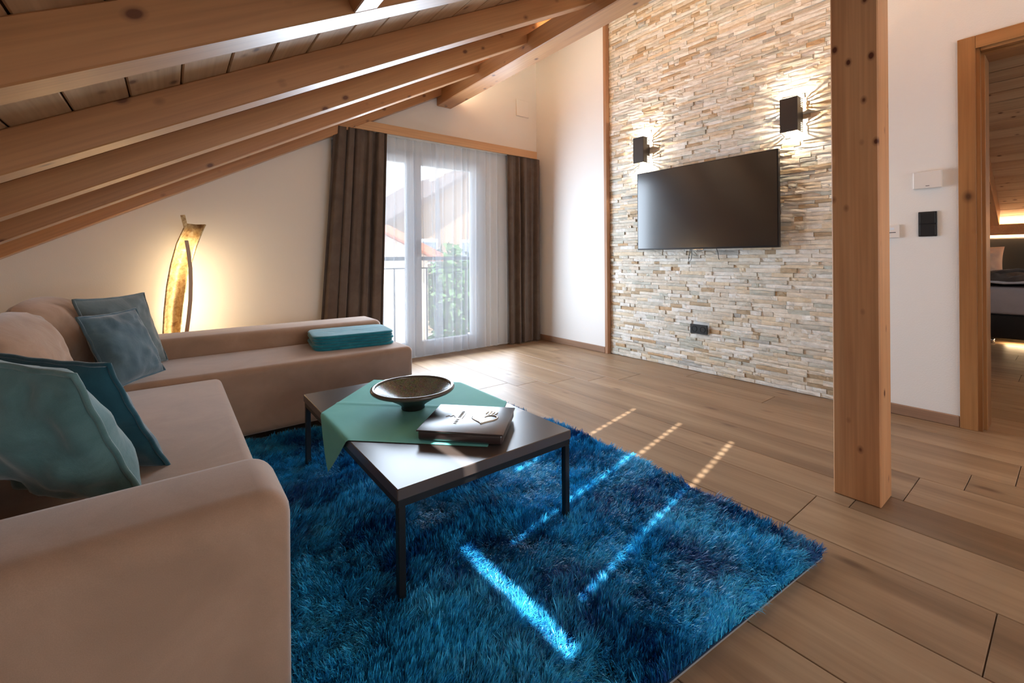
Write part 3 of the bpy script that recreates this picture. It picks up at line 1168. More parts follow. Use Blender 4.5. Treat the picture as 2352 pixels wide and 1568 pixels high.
def layer(z0, z1, k):
    nx, ny = 26, 14
    L, Wd = 0.49, 0.36
    V = []
    r = random.Random(k)
    dx, dy = r.uniform(-0.006, 0.006), r.uniform(-0.006, 0.006)
    top = k == 4
    ring = []
    for i in range(64):
        a = 2 * PI * i / 64
        cx, cy = math.cos(a), math.sin(a)
        p = 7
        rr = (abs(cx) ** p + abs(cy) ** p) ** (-1 / p)
        ring.append((cx * rr * L / 2, cy * rr * Wd / 2))
    V, F = [], []
    prof = [(0.97, 0.0), (1.0, 0.35), (1.0, 0.65), (0.975, 0.95), (0.9, 1.0), (0.75, 1.02), (0.5, 1.0), (0.25, 1.03), (0.0, 1.0)]
    for (sc_, zt_) in prof:
        for (x, y) in ring:
            xx, yy = x * sc_ + dx, y * sc_ + dy
            zz = z0 + (z1 - z0) * zt_ + (0.0012 * math.sin(yy * 150) if top and zt_ >= 1 else 0)
            V.append((0.93 + xx * math.cos(ang) - yy * math.sin(ang), 2.94 + xx * math.sin(ang) + yy * math.cos(ang), zz))
    n = 64
    for a in range(len(prof) - 1):
        for i in range(n):
            j = (i + 1) % n
            F.append([a * n + i, a * n + j, (a + 1) * n + j, (a + 1) * n + i])
    F.append(list(range(n))[::-1])
    return V, F


zz = 0.3925
for k in range(5):
    h = 0.0185
    wobj('fold', *layer(zz, zz + h, k), M['throw'], tb, True)
    zz += h * 0.97

# ------------------------------------------------------------------ floor lamp behind the chaise
la = thing('floor_lamp', (0.05, 3.66, 0.0), 'gold-leaf blade floor lamp with a glowing arc behind the chaise', 'lamp')


def px2(x, y, Y):    # a photograph point on the plane y = Y
    d = _f + _rc * ((x - 1176) / 1012) - _uc * ((y - 591) / 1012)
    t = Y / d.y
    return (d.x * t, CAMH + d.z * t)


LY = 3.66
left = [(0.045, 0.02), (-0.02, 0.20), px2(376, 770, LY), px2(378, 720, LY), px2(384, 660, LY), px2(393, 610, LY), px2(407, 560, LY), px2(423, 526, LY), px2(428, 513, LY)]
right = [(0.115, 0.02), (0.06, 0.20), px2(414, 768, LY), px2(418, 720, LY), px2(426, 660, LY), px2(436, 610, LY), px2(450, 565, LY), px2(464, 530, LY), px2(471, 515, LY)]
V, F = [], []
ncol = 9
for (l, r_) in zip(left, right):
    for k in range(ncol):
        t = k / (ncol - 1)
        y = LY + 0.05 * (4 * (t - 0.5) ** 2) * -1 + 0.05
        V.append((l[0] + (r_[0] - l[0]) * t, y, l[1] + (r_[1] - l[1]) * t))
m = len(left)
for j in range(m - 1):
    for i in range(ncol - 1):
        F.append([j * ncol + i, j * ncol + i + 1, (j + 1) * ncol + i + 1, (j + 1) * ncol + i])
bl = wobj('blade', V, F, M['gold'], la, True)
sm = bl.modifiers.new('thick', 'SOLIDIFY')
sm.thickness = 0.008
stub = [px2(414, 494, LY), px2(425, 493, LY), px2(430, 514, LY), px2(423, 527, LY)]
wobj('stem_tip', *prism_data(stub, 1, LY - 0.004, LY + 0.012), M['gold'], la)
cl = [px2(428, 552, LY - 0.03), px2(433, 580, LY - 0.03), px2(437, 615, LY - 0.03), px2(438, 650, LY - 0.03), px2(437, 690, LY - 0.03), px2(433, 730, LY - 0.03), px2(428, 766, LY - 0.03), (0.075, 0.22), (0.075, 0.02)]


def strip(wid, y0, y1, off=0.0):
    P = []
    for (x, z) in cl:
        P.append((x - wid / 2 + off, z))
    for (x, z) in cl[::-1]:
        P.append((x + wid / 2 + off, z))
    n = len(cl)
    V = [(x, y0, z) for x, z in P] + [(x, y1, z) for x, z in P]
    F = []
    for k in range(n - 1):
        a, b, c, d = k, k + 1, 2 * n - 2 - k, 2 * n - 1 - k
        F.append([a, b, c, d])
        F.append([a + 2 * n, d + 2 * n, c + 2 * n, b + 2 * n])
        F.append([a, a + 2 * n, b + 2 * n, b])
        F.append([d, c, c + 2 * n, d + 2 * n])
    F.append([0, 2 * n - 1, 4 * n - 1, 2 * n])
    F.append([n - 1, 3 * n - 1, 3 * n, n])
    return fix_normals(V, F)


wobj('arc', *strip(0.022, LY - 0.05, LY - 0.035), M['bronze'], la)
wobj('led_strip', *strip(0.012, LY - 0.035, LY - 0.031), M['led_lamp'], la)
V2 = [(a, b + 0.016, c) for a, b, c in V]
rear = []
for j in range(2, m - 2):
    xa, xb_ = V[j * ncol][0], V[j * ncol + ncol - 1][0]
    rear.append(((xa + xb_) / 2, V[j * ncol][2]))
cl_save, cl = cl, rear
wobj('rear_led', *strip(0.014, LY + 0.062, LY + 0.066), M['led_rear'], la)
cl = cl_save
wobj('base', *lathe_data([(0.0, 0.0), (0.13, 0.0), (0.13, 0.016), (0.12, 0.02), (0.0, 0.02)], (0.07, 3.66, 0.0), 40), M['bronze'], la)

# ------------------------------------------------------------------ coffee table
TX0_, TX1_, TY0, TY1, TZ = 0.468, 1.113, 1.106, 2.149, 0.34
ct = thing('coffee_table', (0.79, 1.63, 0.0), 'low dark coffee table with thin black steel legs on the rug', 'table')
box('tabletop', (TX0_, TY0, TZ - 0.032), (TX1_, TY1, TZ), M['tabletop'], ct, 0.002, 1)
ins = 0.004
lw_ = 0.021
fr = []
for (a, b) in (((TX0_ + ins, TY0 + ins), (TX1_ - ins, TY0 + ins + lw_)), ((TX0_ + ins, TY1 - ins - lw_), (TX1_ - ins, TY1 - ins)),
               ((TX0_ + ins, TY0 + ins + lw_), (TX0_ + ins + lw_, TY1 - ins - lw_)), ((TX1_ - ins - lw_, TY0 + ins + lw_), (TX1_ - ins, TY1 - ins - lw_))):
    fr.append(box_data((a[0], a[1], TZ - 0.052), (b[0], b[1], TZ - 0.032)))
wobj('frame', *join_data(fr), M['tableleg'], ct)
for x in (TX0_ + ins, TX1_ - ins - lw_):
    for y in (TY0 + ins, TY1 - ins - lw_):
        box('leg', (x, y, 0.012), (x + lw_, y + lw_, TZ - 0.052), M['tableleg'], ct, 0.002, 1)

# mint cloth laid diagonally, two corners hanging over the long sides
cc = Vector((0.80, 1.672))
hd_ = 0.502
n = 60
V, F = [], []
for j in range(n + 1):
    for i in range(n + 1):
        a = i / n - 0.5
        b = j / n - 0.5
        x = cc.x + (a - b) * hd_
        y = cc.y + (a + b) * hd_
        z = TZ + 0.0025
        cr = abs(a) * 2
        if abs(a) < 0.02:
            z += 0.003 * (1 - abs(a) / 0.02)
        if abs(b + 0.0) < 0.015:
            z += 0.0
        rr_ = 0.008
        if x < TX0_:
            d = TX0_ - x
            th = min(d / rr_, PI / 2)
            ex = rr_ * math.sin(th)
            z2 = rr_ * (1 - math.cos(th)) + max(0, d - rr_ * PI / 2)
            x = TX0_ - ex - 0.10 * max(0, d - 0.01) * (1 + 0.35 * math.sin((y - cc.y) * 16))
            z = z - z2 * 0.99
        elif x > TX1_:
            d = x - TX1_
            th = min(d / rr_, PI / 2)
            ex = rr_ * math.sin(th)
            z2 = rr_ * (1 - math.cos(th)) + max(0, d - rr_ * PI / 2)
            x = TX1_ + ex + 0.08 * max(0, d - 0.01)
            z = z - z2 * 0.99
        V.append((x, y, z))
W = n + 1
for j in range(n):
    for i in range(n):
        F.append([j * W + i, j * W + i + 1, (j + 1) * W + i + 1, (j + 1) * W + i])
clo = wobj('tablecloth', V, F, M['cloth'], None, True)
tag(clo, 'mint green square cloth laid diagonally over the coffee table', 'tablecloth')

# bowl
bc = (0.772, 1.66, TZ + 0.004)
bo = thing('bowl', bc, 'wide dark bowl with a glazed mosaic inside on the mint cloth', 'bowl')
wobj('outer', *lathe_data([(0.0, 0.0), (0.044, 0.0), (0.047, 0.003), (0.045, 0.012), (0.058, 0.024), (0.105, 0.052), (0.14, 0.074), (0.152, 0.081)], bc, 64), M['bowlout'], bo, True)
wobj('inner', *lathe_data([(0.15, 0.083), (0.136, 0.075), (0.10, 0.055), (0.06, 0.034), (0.03, 0.026), (0.0, 0.024)], bc, 64), M['bowlin'], bo, True)
rim = [(0.158 + 0.0085 * math.cos(2 * PI * k / 12), 0.082 + 0.0085 * math.sin(2 * PI * k / 12)) for k in range(13)]
wobj('rim', *lathe_data(rim, bc, 64), M['bowlrim'], bo, True)

# leather binder with an embossed heart-shaped hand
bk = thing('binder', (0.816, 1.318, TZ + 0.0045), 'dark brown leather folder with embossed heart mark beside the bowl', 'folder')
e1 = Vector((0.823 - 0.628, 1.13 - 1.339, 0)).normalized()      # along the spine side towards the viewer's right
e2 = Vector((1.008 - 0.823, 1.305 - 1.13, 0)).normalized()
bc2 = Vector((0.832, 1.333, TZ + 0.0055))


def bpt(u, v, w):
    return bc2 + e1 * u + e2 * v + Vector((0, 0, w))


def bbox_(nm, u0, u1, v0, v1, w0, w1, mat, bev=0.0, seg=3, smooth=False):
    v, f = box_data((u0, v0, w0), (u1, v1, w1), bev, seg)
    v = [tuple(bpt(*p)) for p in v]
    V2, F2 = fix_normals(v, f)
    return wobj(nm, V2, F2, mat, bk, smooth)


bbox_('cover', -0.143, 0.143, -0.127, 0.127, 0.0, 0.034, M['leather'], 0.009, 4, True)
bbox_('pages', -0.132, 0.132, -0.10, 0.1295, 0.010, 0.022, M['paper'])
bbox_('lid', -0.147, 0.147, -0.131, 0.131, 0.031, 0.036, M['leather'], 0.0022, 2, True)
# heart outline drawn as an open brush stroke + four fingers + small mountain mark + a word line of strokes
hz = 0.0365


def stroke(nm, pts, r):
    wobj(nm, *tube_data([tuple(bpt(p[0], p[1], hz)) for p in pts], r, 6), M['emboss'], bk, True)


hp = []
for k in range(25):
    t = -0.2 + 2 * PI * 0.80 * k / 24
    hx = 16 * math.sin(t) ** 3
    hy = 13 * math.cos(t) - 5 * math.cos(2 * t) - 2 * math.cos(3 * t) - math.cos(4 * t)
    hp.append((0.055 + 0.0029 * hx, 0.000 + 0.0029 * hy))
stroke('heart_mark', hp, [0.0012 + 0.0022 * math.sin(PI * k / 24) for k in range(25)])
for k in range(4):
    stroke('finger_mark', [(0.052 + 0.011 * k, 0.050 - 0.004 * k), (0.056 + 0.012 * k, 0.078 - 0.007 * abs(k - 1))], 0.0022)
stroke('mountain_mark', [(-0.085, 0.0), (-0.075, 0.014), (-0.068, 0.004), (-0.060, 0.018), (-0.05, 0.0)], 0.0013)
for k in range(11):
    v0 = -0.055 + k * 0.0115
    if k == 4:
        continue
    stroke('letter_mark', [(-0.040, v0), (-0.030, v0 + random.uniform(-0.002, 0.005))], 0.0013)
stroke('line_mark', [(-0.022, -0.01), (-0.022, 0.045)], 0.0009)

# ------------------------------------------------------------------ rug
ru = thing('shag_rug', (0.9, 1.55, 0.0), 'deep blue long-pile shag rug with turquoise sheen painted into the pile under the coffee table', 'rug')
NRc, NLc, FLc, FRc = np.array([1.605, 0.50]), np.array([0.13, 0.625]), np.array([0.16, 2.595]), np.array([1.63, 2.48])


def rugpt(u, v):
    # u 0..1 left to right, v 0..1 near to far
    p = (NLc * (1 - u)[:, None] + NRc * u[:, None]) * (1 - v)[:, None] + (FLc * (1 - u)[:, None] + FRc * u[:, None]) * v[:, None]
    p[:, 0] += 0.065 * np.sin(PI * v) * u
    return p


gu, gv = np.meshgrid(np.linspace(0, 1, 20), np.linspace(0, 1, 20))
gp = rugpt(gu.ravel(), gv.ravel())
for nm, z, mat in (('backing', 0.006, M['rugbase']), ('ground_weave', 0.011, M['rugfelt'])):
    V = [(a, b, 0.001) for a, b in gp] + [(a, b, z) for a, b in gp]
    if nm == 'ground_weave':
        V = [(a, b, 0.0065) for a, b in gp] + [(a, b, z) for a, b in gp]
    F = []
    for j in range(19):
        for i in range(19):
            k = j * 20 + i
            F.append([400 + k, 400 + k + 1, 400 + k + 21, 400 + k + 20])
    ring = list(range(20)) + [j * 20 + 19 for j in range(1, 20)] + [380 + i for i in range(18, -1, -1)] + [j * 20 for j in range(18, 0, -1)]
    for a in range(len(ring)):
        b = ring[(a + 1) % len(ring)]
        F.append([ring[a], b, b + 400, ring[a] + 400])
    wobj(nm, V, F, mat, ru)

NST = 430000
u = rng.uniform(0, 1, NST)
v = rng.uniform(0, 1, NST)
P = rugpt(u, v)
keep = ~((P[:, 1] > 2.585) & (P[:, 0] < 1.22)) & ~((P[:, 0] < 0.17) & (P[:, 1] > 0.90))
u, v, P = u[keep], v[keep], P[keep]
NST = len(u)
lay = vnoise(u, v, 6, 8, 51) * 2.4 + vnoise(u, v, 16, 22, 52) * 1.1 + vnoise(u, v, 45, 60, 54) * 0.5 - 1.2
lean = 0.48 + 0.38 * vnoise(u, v, 8, 11, 53) + 0.22 * vnoise(u, v, 22, 30, 55) + rng.normal(0, 0.12, NST)
gc = 0.021                                  # tuft pitch
Pj = P + np.stack([vnoise(u, v, 60, 80, 57), vnoise(u, v, 60, 80, 58)], 1) * 0.008
ci = np.floor(Pj / gc)
hsh = np.sin(ci[:, 0] * 127.1 + ci[:, 1] * 311.7) * 43758.5453
h1 = hsh - np.floor(hsh)
hsh = np.sin(ci[:, 0] * 269.5 + ci[:, 1] * 183.3) * 43758.5453
h2 = hsh - np.floor(hsh)
cen = (ci + 0.2 + 0.6 * np.stack([h1, h2], 1)) * gc
LEN = 0.034
ln = LEN * (1 + rng.normal(0, 0.18, NST)) * (0.8 + 0.4 * h1)
ja = lay + (h2 - 0.5) * 1.6 + rng.normal(0, 0.45, NST)
dirx = np.cos(ja)
diry = np.sin(ja)
base = np.stack([P[:, 0], P[:, 1], np.full(NST, 0.010)], 1)
hl = np.clip(lean, 0.12, 0.93)
tip = base + np.stack([dirx * ln * hl, diry * ln * hl, ln * np.sqrt(1 - hl ** 2 * 0.95)], 1)
tc_ = cen + np.stack([dirx, diry], 1) * (LEN * hl)[:, None]
tip[:, :2] = tip[:, :2] * 0.62 + tc_ * 0.38 + rng.normal(0, 0.0035, (NST, 2))
mid = base * 0.55 + tip * 0.45
mid[:, 2] += 0.009
q2 = base * 0.2 + tip * 0.8
q2[:, 2] += 0.005
wd = 0.00075 * (1 + rng.uniform(-0.3, 0.5, NST))
ang_ = rng.uniform(0, 2 * PI, NST)
sd = np.stack([np.cos(ang_), np.sin(ang_), np.zeros(NST)], 1) * wd[:, None]
VV = np.stack([base - sd, base + sd, mid - sd, mid + sd, q2 - sd * 0.7, q2 + sd * 0.7, tip], 1).reshape(-1, 3)
k0 = np.arange(NST) * 7
tri = np.concatenate([np.stack([k0, k0 + 1, k0 + 3], 1), np.stack([k0, k0 + 3, k0 + 2], 1), np.stack([k0 + 2, k0 + 3, k0 + 5], 1), np.stack([k0 + 2, k0 + 5, k0 + 4], 1), np.stack([k0 + 4, k0 + 5, k0 + 6], 1)])
oc = np.array([0.9, 1.55, 0.0])
me = bpy.data.meshes.new('pile')
me.vertices.add(len(VV))
me.vertices.foreach_set('co', (VV - oc).astype(np.float32).ravel())
me.loops.add(len(tri) * 3)
me.loops.foreach_set('vertex_index', tri.astype(np.int32).ravel())
me.polygons.add(len(tri))
me.polygons.foreach_set('loop_start', np.arange(0, len(tri) * 3, 3, dtype=np.int32))
me.polygons.foreach_set('loop_total', np.full(len(tri), 3, dtype=np.int32))
me.update()
cv = np.clip(0.5 + 0.45 * (h1 - 0.5) + rng.normal(0, 0.2, NST) + 0.5 * vnoise(u, v, 8, 11, 61) + 0.35 * vnoise(u, v, 24, 32, 62) - 0.04, 0, 1)  # random yarn tone plus noise patches that paint in the sheen of the pile lay
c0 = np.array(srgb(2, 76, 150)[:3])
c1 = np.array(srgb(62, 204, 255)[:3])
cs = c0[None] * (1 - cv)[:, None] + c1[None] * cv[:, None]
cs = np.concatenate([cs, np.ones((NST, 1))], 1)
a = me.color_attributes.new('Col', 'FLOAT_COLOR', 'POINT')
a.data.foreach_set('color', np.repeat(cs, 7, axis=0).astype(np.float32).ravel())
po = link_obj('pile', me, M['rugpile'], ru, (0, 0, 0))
po.location = Vector(oc.tolist()) - ru.location
stuff(po)

# ------------------------------------------------------------------ television and wall fittings
tv = thing('television', (3.37, 1.865, 1.005), 'large black flat television on the stone wall', 'television')
TVX = 3.325
box('body', (TVX, 1.281, 1.006), (TVX + 0.035, 2.448, 1.692), M['tvbody'], tv, 0.004, 2)
box('screen', (TVX - 0.0015, 1.289, 1.020), (TVX + 0.002, 2.440, 1.685), M['screen'], tv)
box('logo_tab', (TVX - 0.002, 1.83, 1.000), (TVX + 0.01, 1.91, 1.0065), M['chrome'], tv)
box('wall_mount', (TVX + 0.035, 1.70, 1.2), (XE - 0.018, 2.05, 1.5), M['blackpl'], tv)
for (yy, dz) in ((1.965, 0.085), (1.945, 0.10)):
    pass
wobj('cable', *tube_data([(3.37, 1.955, 1.01), (3.385, 1.960, 0.96), (3.385, 1.970, 0.915), (3.385, 1.985, 0.90), (3.385, 1.99, 0.93), (3.38, 1.975, 0.98), (3.37, 1.965, 1.01)], 0.0025, 6), M['blackpl'], tv, True)
wobj('cable', *tube_data([(3.37, 1.745, 1.01), (3.388, 1.742, 0.97), (3.388, 1.738, 0.93), (3.388, 1.732, 0.92)], 0.0025, 6), M['blackpl'], tv, True)


def sconce(yc, label):
    y0, y1 = yc - 0.054, yc + 0.054
    z0, z1 = 1.785, 2.013
    x0, x1 = 3.302, 3.398
    t = thing('wall_sconce', (x1, yc, z0), label, 'wall lamp', 'up-and-down wall lamps')
    box('front_plate', (x0, y0, z0), (x0 + 0.004, y1, z1), M['sconce'], t, 0.001, 1)
    for ys in (y0, y1 - 0.003):
        pr = [box_data((x0 + 0.004, ys, z0), (x0 + 0.058, ys + 0.003, z1)), box_data((x0 + 0.058, ys, z0 + 0.062), (x1, ys + 0.003, z1 - 0.062)),
              box_data((x1 - 0.004, ys, z0), (x1, ys + 0.003, z0 + 0.062)), box_data((x1 - 0.004, ys, z1 - 0.062), (x1, ys + 0.003, z1))]
        for k in range(5):
            a = 0.0 + k * 0.0125
            pr.append(box_data((x0 + 0.058, ys, z0 + a), (x1 - 0.004, ys + 0.003, z0 + a + 0.0055)))
            pr.append(box_data((x0 + 0.058, ys, z1 - a - 0.0055), (x1 - 0.004, ys + 0.003, z1 - a)))
        wobj('side_plate', *join_data(pr), M['sconce'], t)
    box('divider', (x0 + 0.004, y0 + 0.003, 1.86), (x1, y1 - 0.003, 1.94), M['sconce'], t)
    for (zc, s) in ((1.962, 1), (1.838, -1)):
        wobj('bulb', *lathe_data([(0.0, -0.012), (0.011, -0.010), (0.013, 0.0), (0.010, 0.010), (0.0, 0.013)], (x0 + 0.048, yc, zc), 16), M['led_sconce'], t, True)
        d = bpy.data.lights.new('sconce_lamp', 'POINT')
        d.energy = 7.5
        d.color = (1.0, 0.86, 0.66)
        d.shadow_soft_size = 0.004
        lo = bpy.data.objects.new('sconce_lamp', d)
        lo.location = (x0 + 0.048, yc, zc + s * 0.016)
        C.objects.link(lo)


sconce(2.418, 'dark up-and-down wall lamp at the left above the television')
sconce(1.207, 'dark up-and-down wall lamp next to the post right of the television')

# double socket in the stone
ps = thing('power_socket', (3.40, 1.911, 0.353), 'black double power socket low in the stone wall', 'socket')
box('plate', (3.392, 1.838, 0.316), (3.404, 1.985, 0.392), M['blackpl'], ps, 0.003, 2)
for yy in (1.876, 1.947):
    wobj('outlet', *[(lambda d: fix_normals([(3.392 - (z_ - 0.0), y_, x_) for (x_, y_, z_) in d[0]], d[1]))(lathe_data([(0.024, -0.0012), (0.024, 0.0012), (0.0195, 0.0012), (0.0185, -0.001), (0.0, -0.001)], (0.354, yy, 0.0), 28))][0], M['dark'], ps, True)

# switch and thermostat right of the post
sw = thing('light_switch', (XE - 0.008, 0.536, 1.122), 'black double rocker switch beside the door frame', 'switch')
box('plate', (XE - 0.009, 0.497, 1.052), (XE, 0.576, 1.193), M['blackpl'], sw, 0.002, 1)
for (a, b) in ((1.058, 1.120), (1.125, 1.187)):
    box('rocker', (XE - 0.013, 0.503, a), (XE - 0.008, 0.570, b), M['black'], sw, 0.002, 1)
th = thing('thermostat', (XE - 0.01, 0.534, 1.373), 'white flat wall control box above the black switch', 'thermostat')
box('case', (XE - 0.026, 0.474, 1.325), (XE, 0.595, 1.422), M['whitepl'], th, 0.004, 2)
box('badge', (XE - 0.0268, 0.525, 1.337), (XE - 0.0255, 0.541, 1.340), M['blackpl'], th)
ws = thing('wall_control', (XE - 0.008, 0.69, 1.09), 'small white wall control half hidden behind the post', 'switch')
box('case', (XE - 0.014, 0.660, 1.05), (XE, 0.735, 1.127), M['whitepl'], ws, 0.003, 1)
box('slot', (XE - 0.0148, 0.675, 1.079), (XE - 0.0135, 0.72, 1.083), M['blackpl'], ws)
box('key', (XE - 0.0150, 0.682, 1.097), (XE - 0.0135, 0.70, 1.11), M['pvc'], ws)
ve = thing('wall_vent', (3.17, YN - 0.01, 2.62), 'white square vent cover high on the gable wall', 'vent')
box('cover', (3.08, YN - 0.022, 2.545), (3.26, YN - 0.004, 2.735), M['wallw'], ve, 0.006, 2)
box('back_plate', (3.09, YN - 0.006, 2.555), (3.25, YN, 2.725), M['wallw'], ve)

# ------------------------------------------------------------------ bedroom beyond the door
BXE = 9.0
struct(box('wall_bedroom_north', (XE + 0.2, 2.2, 0), (BXE, 2.4, 3.9), M['wall']), 'white bedroom side wall')
struct(box('wall_bedroom_south', (XE + 0.2, -1.8, 0), (BXE, -1.6, 3.9), M['wall']), 'white bedroom wall beside the bed')
struct(box('wall_bedroom_east', (BXE, -1.8, 0), (BXE + 0.2, 2.4, 1.9), M['wall']), 'bedroom knee wall behind the headboard')


def zb(x):
    return zr(XR) + RD - SL * (x - XR)


xb = 4.3
kk = 0
while xb < 8.95:
    v, f = box_data((-BW / COSP / 2 + 0.0015, -1.9, 0.0), (BW / COSP / 2 - 0.0015, 1.9, 0.016), 0.003, 1)
    me = bpy.data.meshes.new('ceiling_board')
    me.from_pydata(v, [], f)
    me.update()
    xm = xb + BW / 2
    ob = link_obj('ceiling_board', me, M['board'], ceil)
    ob.location = Vector((xm, 0.3, zb(xm))) - ceil.location
    ob.rotation_euler = (0, PHI, 0)
    xb += BW
L = 4.4 / COSP
v, f = box_data((-L / 2, -0.06, -0.24), (L / 2, 0.06, 0.0), 0.004, 1)
me = bpy.data.meshes.new('rafter')
me.from_pydata(v, [], f)
me.update()
tag(link_obj('rafter', me, M['rafter'], None, (6.4, 0.71, zb(6.4)), (0, PHI, 0)), 'pale rafter over the bed seen through the doorway', 'beam')
wp = box('wall_plate', (8.72, -1.6, 1.20), (8.80, 2.2, 1.34), M['pelmet'])
tag(wp, 'horizontal timber plate above the dark headboard, lit from behind', 'beam')
lb = thing('led_strip', (8.86, 0.3, 1.345), 'hidden warm light strip along the timber above the bed', 'strip light')
box('diffuser', (8.82, -1.5, 1.30), (8.86, 2.1, 1.306), M['led_bed'], lb)
be = thing('bed', (7.85, 0.05, 0.0), 'box-spring bed with dark base and pale mattress beyond the doorway', 'bed')
rbox('base', (6.85, -0.65, 0.06), (8.85, 1.25, 0.312), 0.02, M['bedbase'], be, 3)
rbox('mattress', (6.86, -0.64, 0.314), (8.84, 1.24, 0.60), 0.03, M['mattress'], be, 4)
rbox('headboard', (8.86, -0.7, 0.06), (8.94, 1.3, 1.165), 0.02, M['bedbase'], be, 3)
for (x, y) in ((6.93, 0.60), (6.93, -0.5), (8.6, 0.6), (8.6, -0.5)):
    wobj('leg', *lathe_data([(0.0, 0.0), (0.032, 0.0), (0.032, 0.062), (0.0, 0.062)], (x, y, 0.0), 20), M['chrome'], be, True)
box('led_diffuser', (6.98, -0.4, 0.048), (7.0, 0.5, 0.056), M['led_bed'], be)
V, F = [], []
for j in range(13):
    for i in range(31):
        x = 6.845 + 1.9 * j / 12
        y = -0.66 + 1.92 * i / 30
        z = 0.634 + 0.008 * math.sin(i * 1.3 + j) + 0.008 * math.sin(j * 2.1 + i * 0.4)
        V.append((x, y, z))
for j in range(12):
    for i in range(30):
        k = j * 31 + i
        F.append([k, k + 1, k + 32, k + 31])
o = wobj('bed_sheet', V, F, M['sheet'], None, True)
sm = o.modifiers.new('thick', 'SOLIDIFY')
sm.thickness = 0.022
tag(o, 'white sheet folded over the top of the mattress', 'sheet')
pillow('bed_pillow', (8.60, 0.92, 0.86), (-0.9, 0.0, 0.5), 0.0, 0.6, 0.42, 0.16, M['bedpil'], M['bedpil'], 71, 'cream bed pillow leaning on the dark headboard', 'pillow', None, 0.05, 0.01, 0)
# folded bathrobe: crumpled heap of rolls
rb = thing('bathrobe', (7.3, 0.42, 0.63), 'grey folded bathrobe lying on the white bed sheet', 'bathrobe')
V, F = [], []
NN = 40
for j in range(NN + 1):
    for i in range(NN + 1):
        a, b = i / NN * 2 - 1, j / NN * 2 - 1
        e = max(0.0, (1 - abs(a) ** 3) * (1 - abs(b) ** 3)) ** 0.5
        z = 0.655 + 0.12 * e * (0.75 + 0.25 * math.sin(5 * a + 2 * b)) + 0.018 * math.sin(14 * a + 6 * b) * e
        V.append((7.3 + b * 0.28, 0.42 + a * 0.34, z))
for j in range(NN):
    for i in range(NN):
        k = j * (NN + 1) + i
        F.append([k, k + 1, k + NN + 2, k + NN + 1])
wobj('body', V, F, M['robe'], rb, True)
wobj('belt', *tube_data([(7.12, 0.70, 0.69), (7.10, 0.55, 0.745), (7.12, 0.42, 0.775), (7.14, 0.3, 0.755), (7.12, 0.16, 0.72)], 0.018, 8), M['robe'], rb, True)

# ------------------------------------------------------------------ balcony and surroundings outside
struct(box('balcony', (0.5, YN + TW, -0.22), (3.3, 4.42, 0.0), M['render']), 'narrow balcony slab outside the glazed door')
ra = thing('balcony_railing', (1.9, 4.32, 0.0), 'dark metal balcony railing outside the glazed door', 'railing')
box('handrail', (0.6, 4.28, 0.925), (3.2, 4.33, 0.965), M['rail'], ra, 0.004, 1)
box('lower_rail', (0.6, 4.295, 0.838), (3.2, 4.315, 0.850), M['rail'], ra)
box('bottom_rail', (0.6, 4.295, 0.04), (3.2, 4.315, 0.06), M['rail'], ra)
for x in (0.6, 3.16):
    box('post', (x, 4.285, 0.0), (x + 0.04, 4.325, 0.93), M['rail'], ra)
for k in range(20):
    x = 0.70 + k * 0.122
    box('bar', (x, 4.298, 0.06), (x + 0.012, 4.312, 0.838), M['rail'], ra)
struct(box('ground', (-40, 5.4, -3.3), (60, 90, -3.0), M['ground']), 'pale ground outside')
ho = thing('house', (13, 22, -3), 'neighbouring gabled house with a brown tiled roof outside the window', 'house')


def gable(parent, x0, x1, y0, y1, ze, zrg, wallm, roofm, z0=-3.0, ov=0.7):
    xm = (x0 + x1) / 2
    wobj('walls', *prism_data([(x0, z0), (x1, z0), (x1, ze), (xm, zrg), (x0, ze)], 1, y0, y1), wallm, parent)
    sl = (zrg - ze) / (xm - x0)
    for s, xa in ((1, x0), (-1, x1)):
        xo = xa - s * ov
        zo = ze - sl * ov
        pts = [(xo, zo + 0.02), (xm, zrg + 0.02), (xm, zrg + 0.28), (xo, zo + 0.28)]
        wobj('roof', *prism_data(pts, 1, y0 - ov, y1 + ov), roofm, parent)


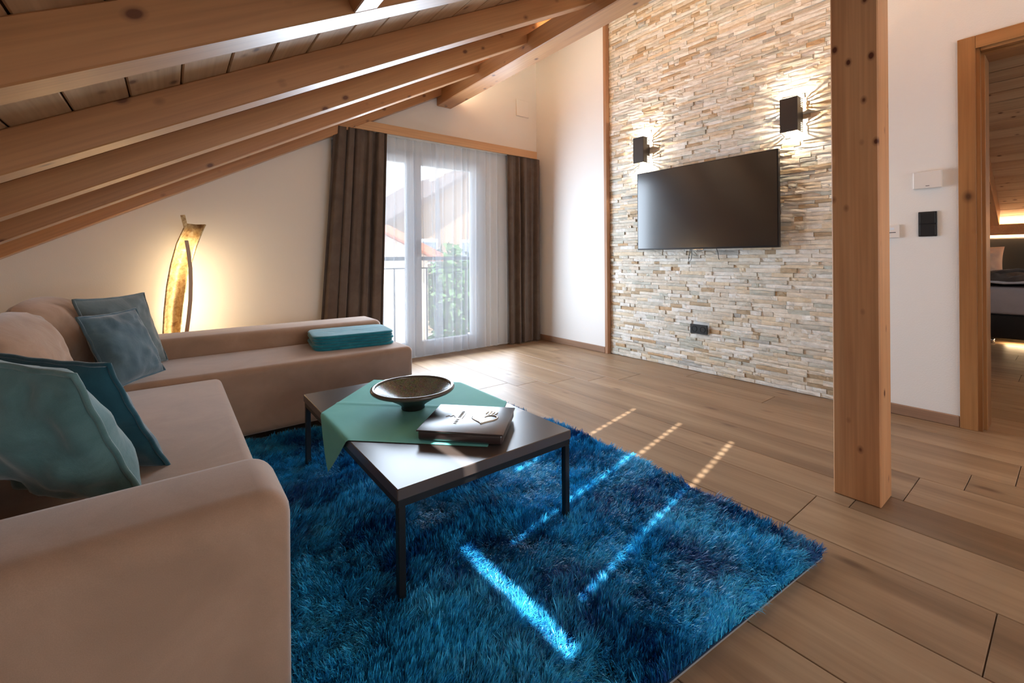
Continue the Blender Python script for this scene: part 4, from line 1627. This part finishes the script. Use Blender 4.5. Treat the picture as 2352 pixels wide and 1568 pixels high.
gable(ho, 8.2, 20.2, 21.0, 31.0, 2.5, 6.2, M['chalet'], M['roof_brown'])
for (x, zc) in ((10.2, 1.3), (12.6, 1.3), (15.0, 1.3), (10.2, -1.4), (12.6, -1.4)):
    wf = box('window', (x, 20.92, zc - 0.65), (x + 1.0, 21.0, zc + 0.65), M['pvc'], ho)
    box('pane', (x + 0.1, 20.90, zc - 0.55), (x + 0.9, 20.93, zc + 0.55), M['glass'], wf)
box('chimney', (13.2, 25, 5.0), (13.9, 25.7, 7.2), M['facade'], ho)
h2_ = thing('house', (5.5, 15.5, -3), 'small cream house with an orange tiled roof at the left outside', 'house')
gable(h2_, 3.9, 7.1, 14.0, 17.0, 1.0, 1.75, M['facade'], M['tile_orange'], -3.0, 0.4)
for x in (4.4, 5.9):
    wf = box('window', (x, 13.94, -0.6), (x + 0.7, 14.0, 0.5), M['pvc'], h2_)


def bush(name, cx, cy, z0, rx, rz, nleaf, mat, seed, label, cat, trunk=0.0):
    r = np.random.default_rng(seed)
    t = thing(name, (cx, cy, z0), label, cat)
    th_ = r.uniform(0, 2 * PI, nleaf)
    ct_ = r.uniform(-0.9, 1, nleaf)
    rad = r.uniform(0.55, 1.0, nleaf) * (1 + 0.18 * np.sin(5 * th_) + 0.15 * np.sin(7 * ct_ * 3))
    st = np.sqrt(1 - ct_ ** 2)
    c = np.stack([cx + rx * rad * st * np.cos(th_), cy + rx * rad * st * np.sin(th_), z0 + trunk + rz + rz * rad * ct_], 1)
    a = r.normal(size=(nleaf, 3))
    a /= np.linalg.norm(a, axis=1)[:, None]
    b = np.cross(a, r.normal(size=(nleaf, 3)))
    b /= np.linalg.norm(b, axis=1)[:, None]
    s = r.uniform(0.10, 0.22, nleaf)[:, None] * (rx / 1.2) ** 0.4
    V = np.stack([c - a * s, c + b * s * 0.6, c + a * s, c - b * s * 0.6], 1).reshape(-1, 3)
    F = np.arange(nleaf * 4).reshape(-1, 4)
    o = wobj('foliage', V, F.tolist(), mat, t)
    stuff(o)
    wobj('trunk', *tube_data([(cx, cy, z0), (cx + 0.05, cy, z0 + trunk + rz)], [0.12, 0.05], 8), M['bark'], t)


bush('tree', 9.1, 16.0, -3.0, 1.15, 1.9, 2600, M['leaf'], 81, 'leafy green tree in the middle of the window view', 'tree', 0.4)
bush('tree', 11.7, 17.0, -3.0, 1.15, 2.1, 2600, M['leaf2'], 82, 'darker leafy tree in front of the brown roofed house', 'tree', 0.4)
bush('bush', 6.7, 12.4, -3.0, 0.75, 0.7, 1200, M['leaf2'], 83, 'low dark shrub below the orange roofed house', 'bush')
bush('bush', 8.8, 12.8, -3.0, 0.75, 0.6, 1200, M['leaf'], 84, 'low bright shrub below the leafy tree', 'bush')
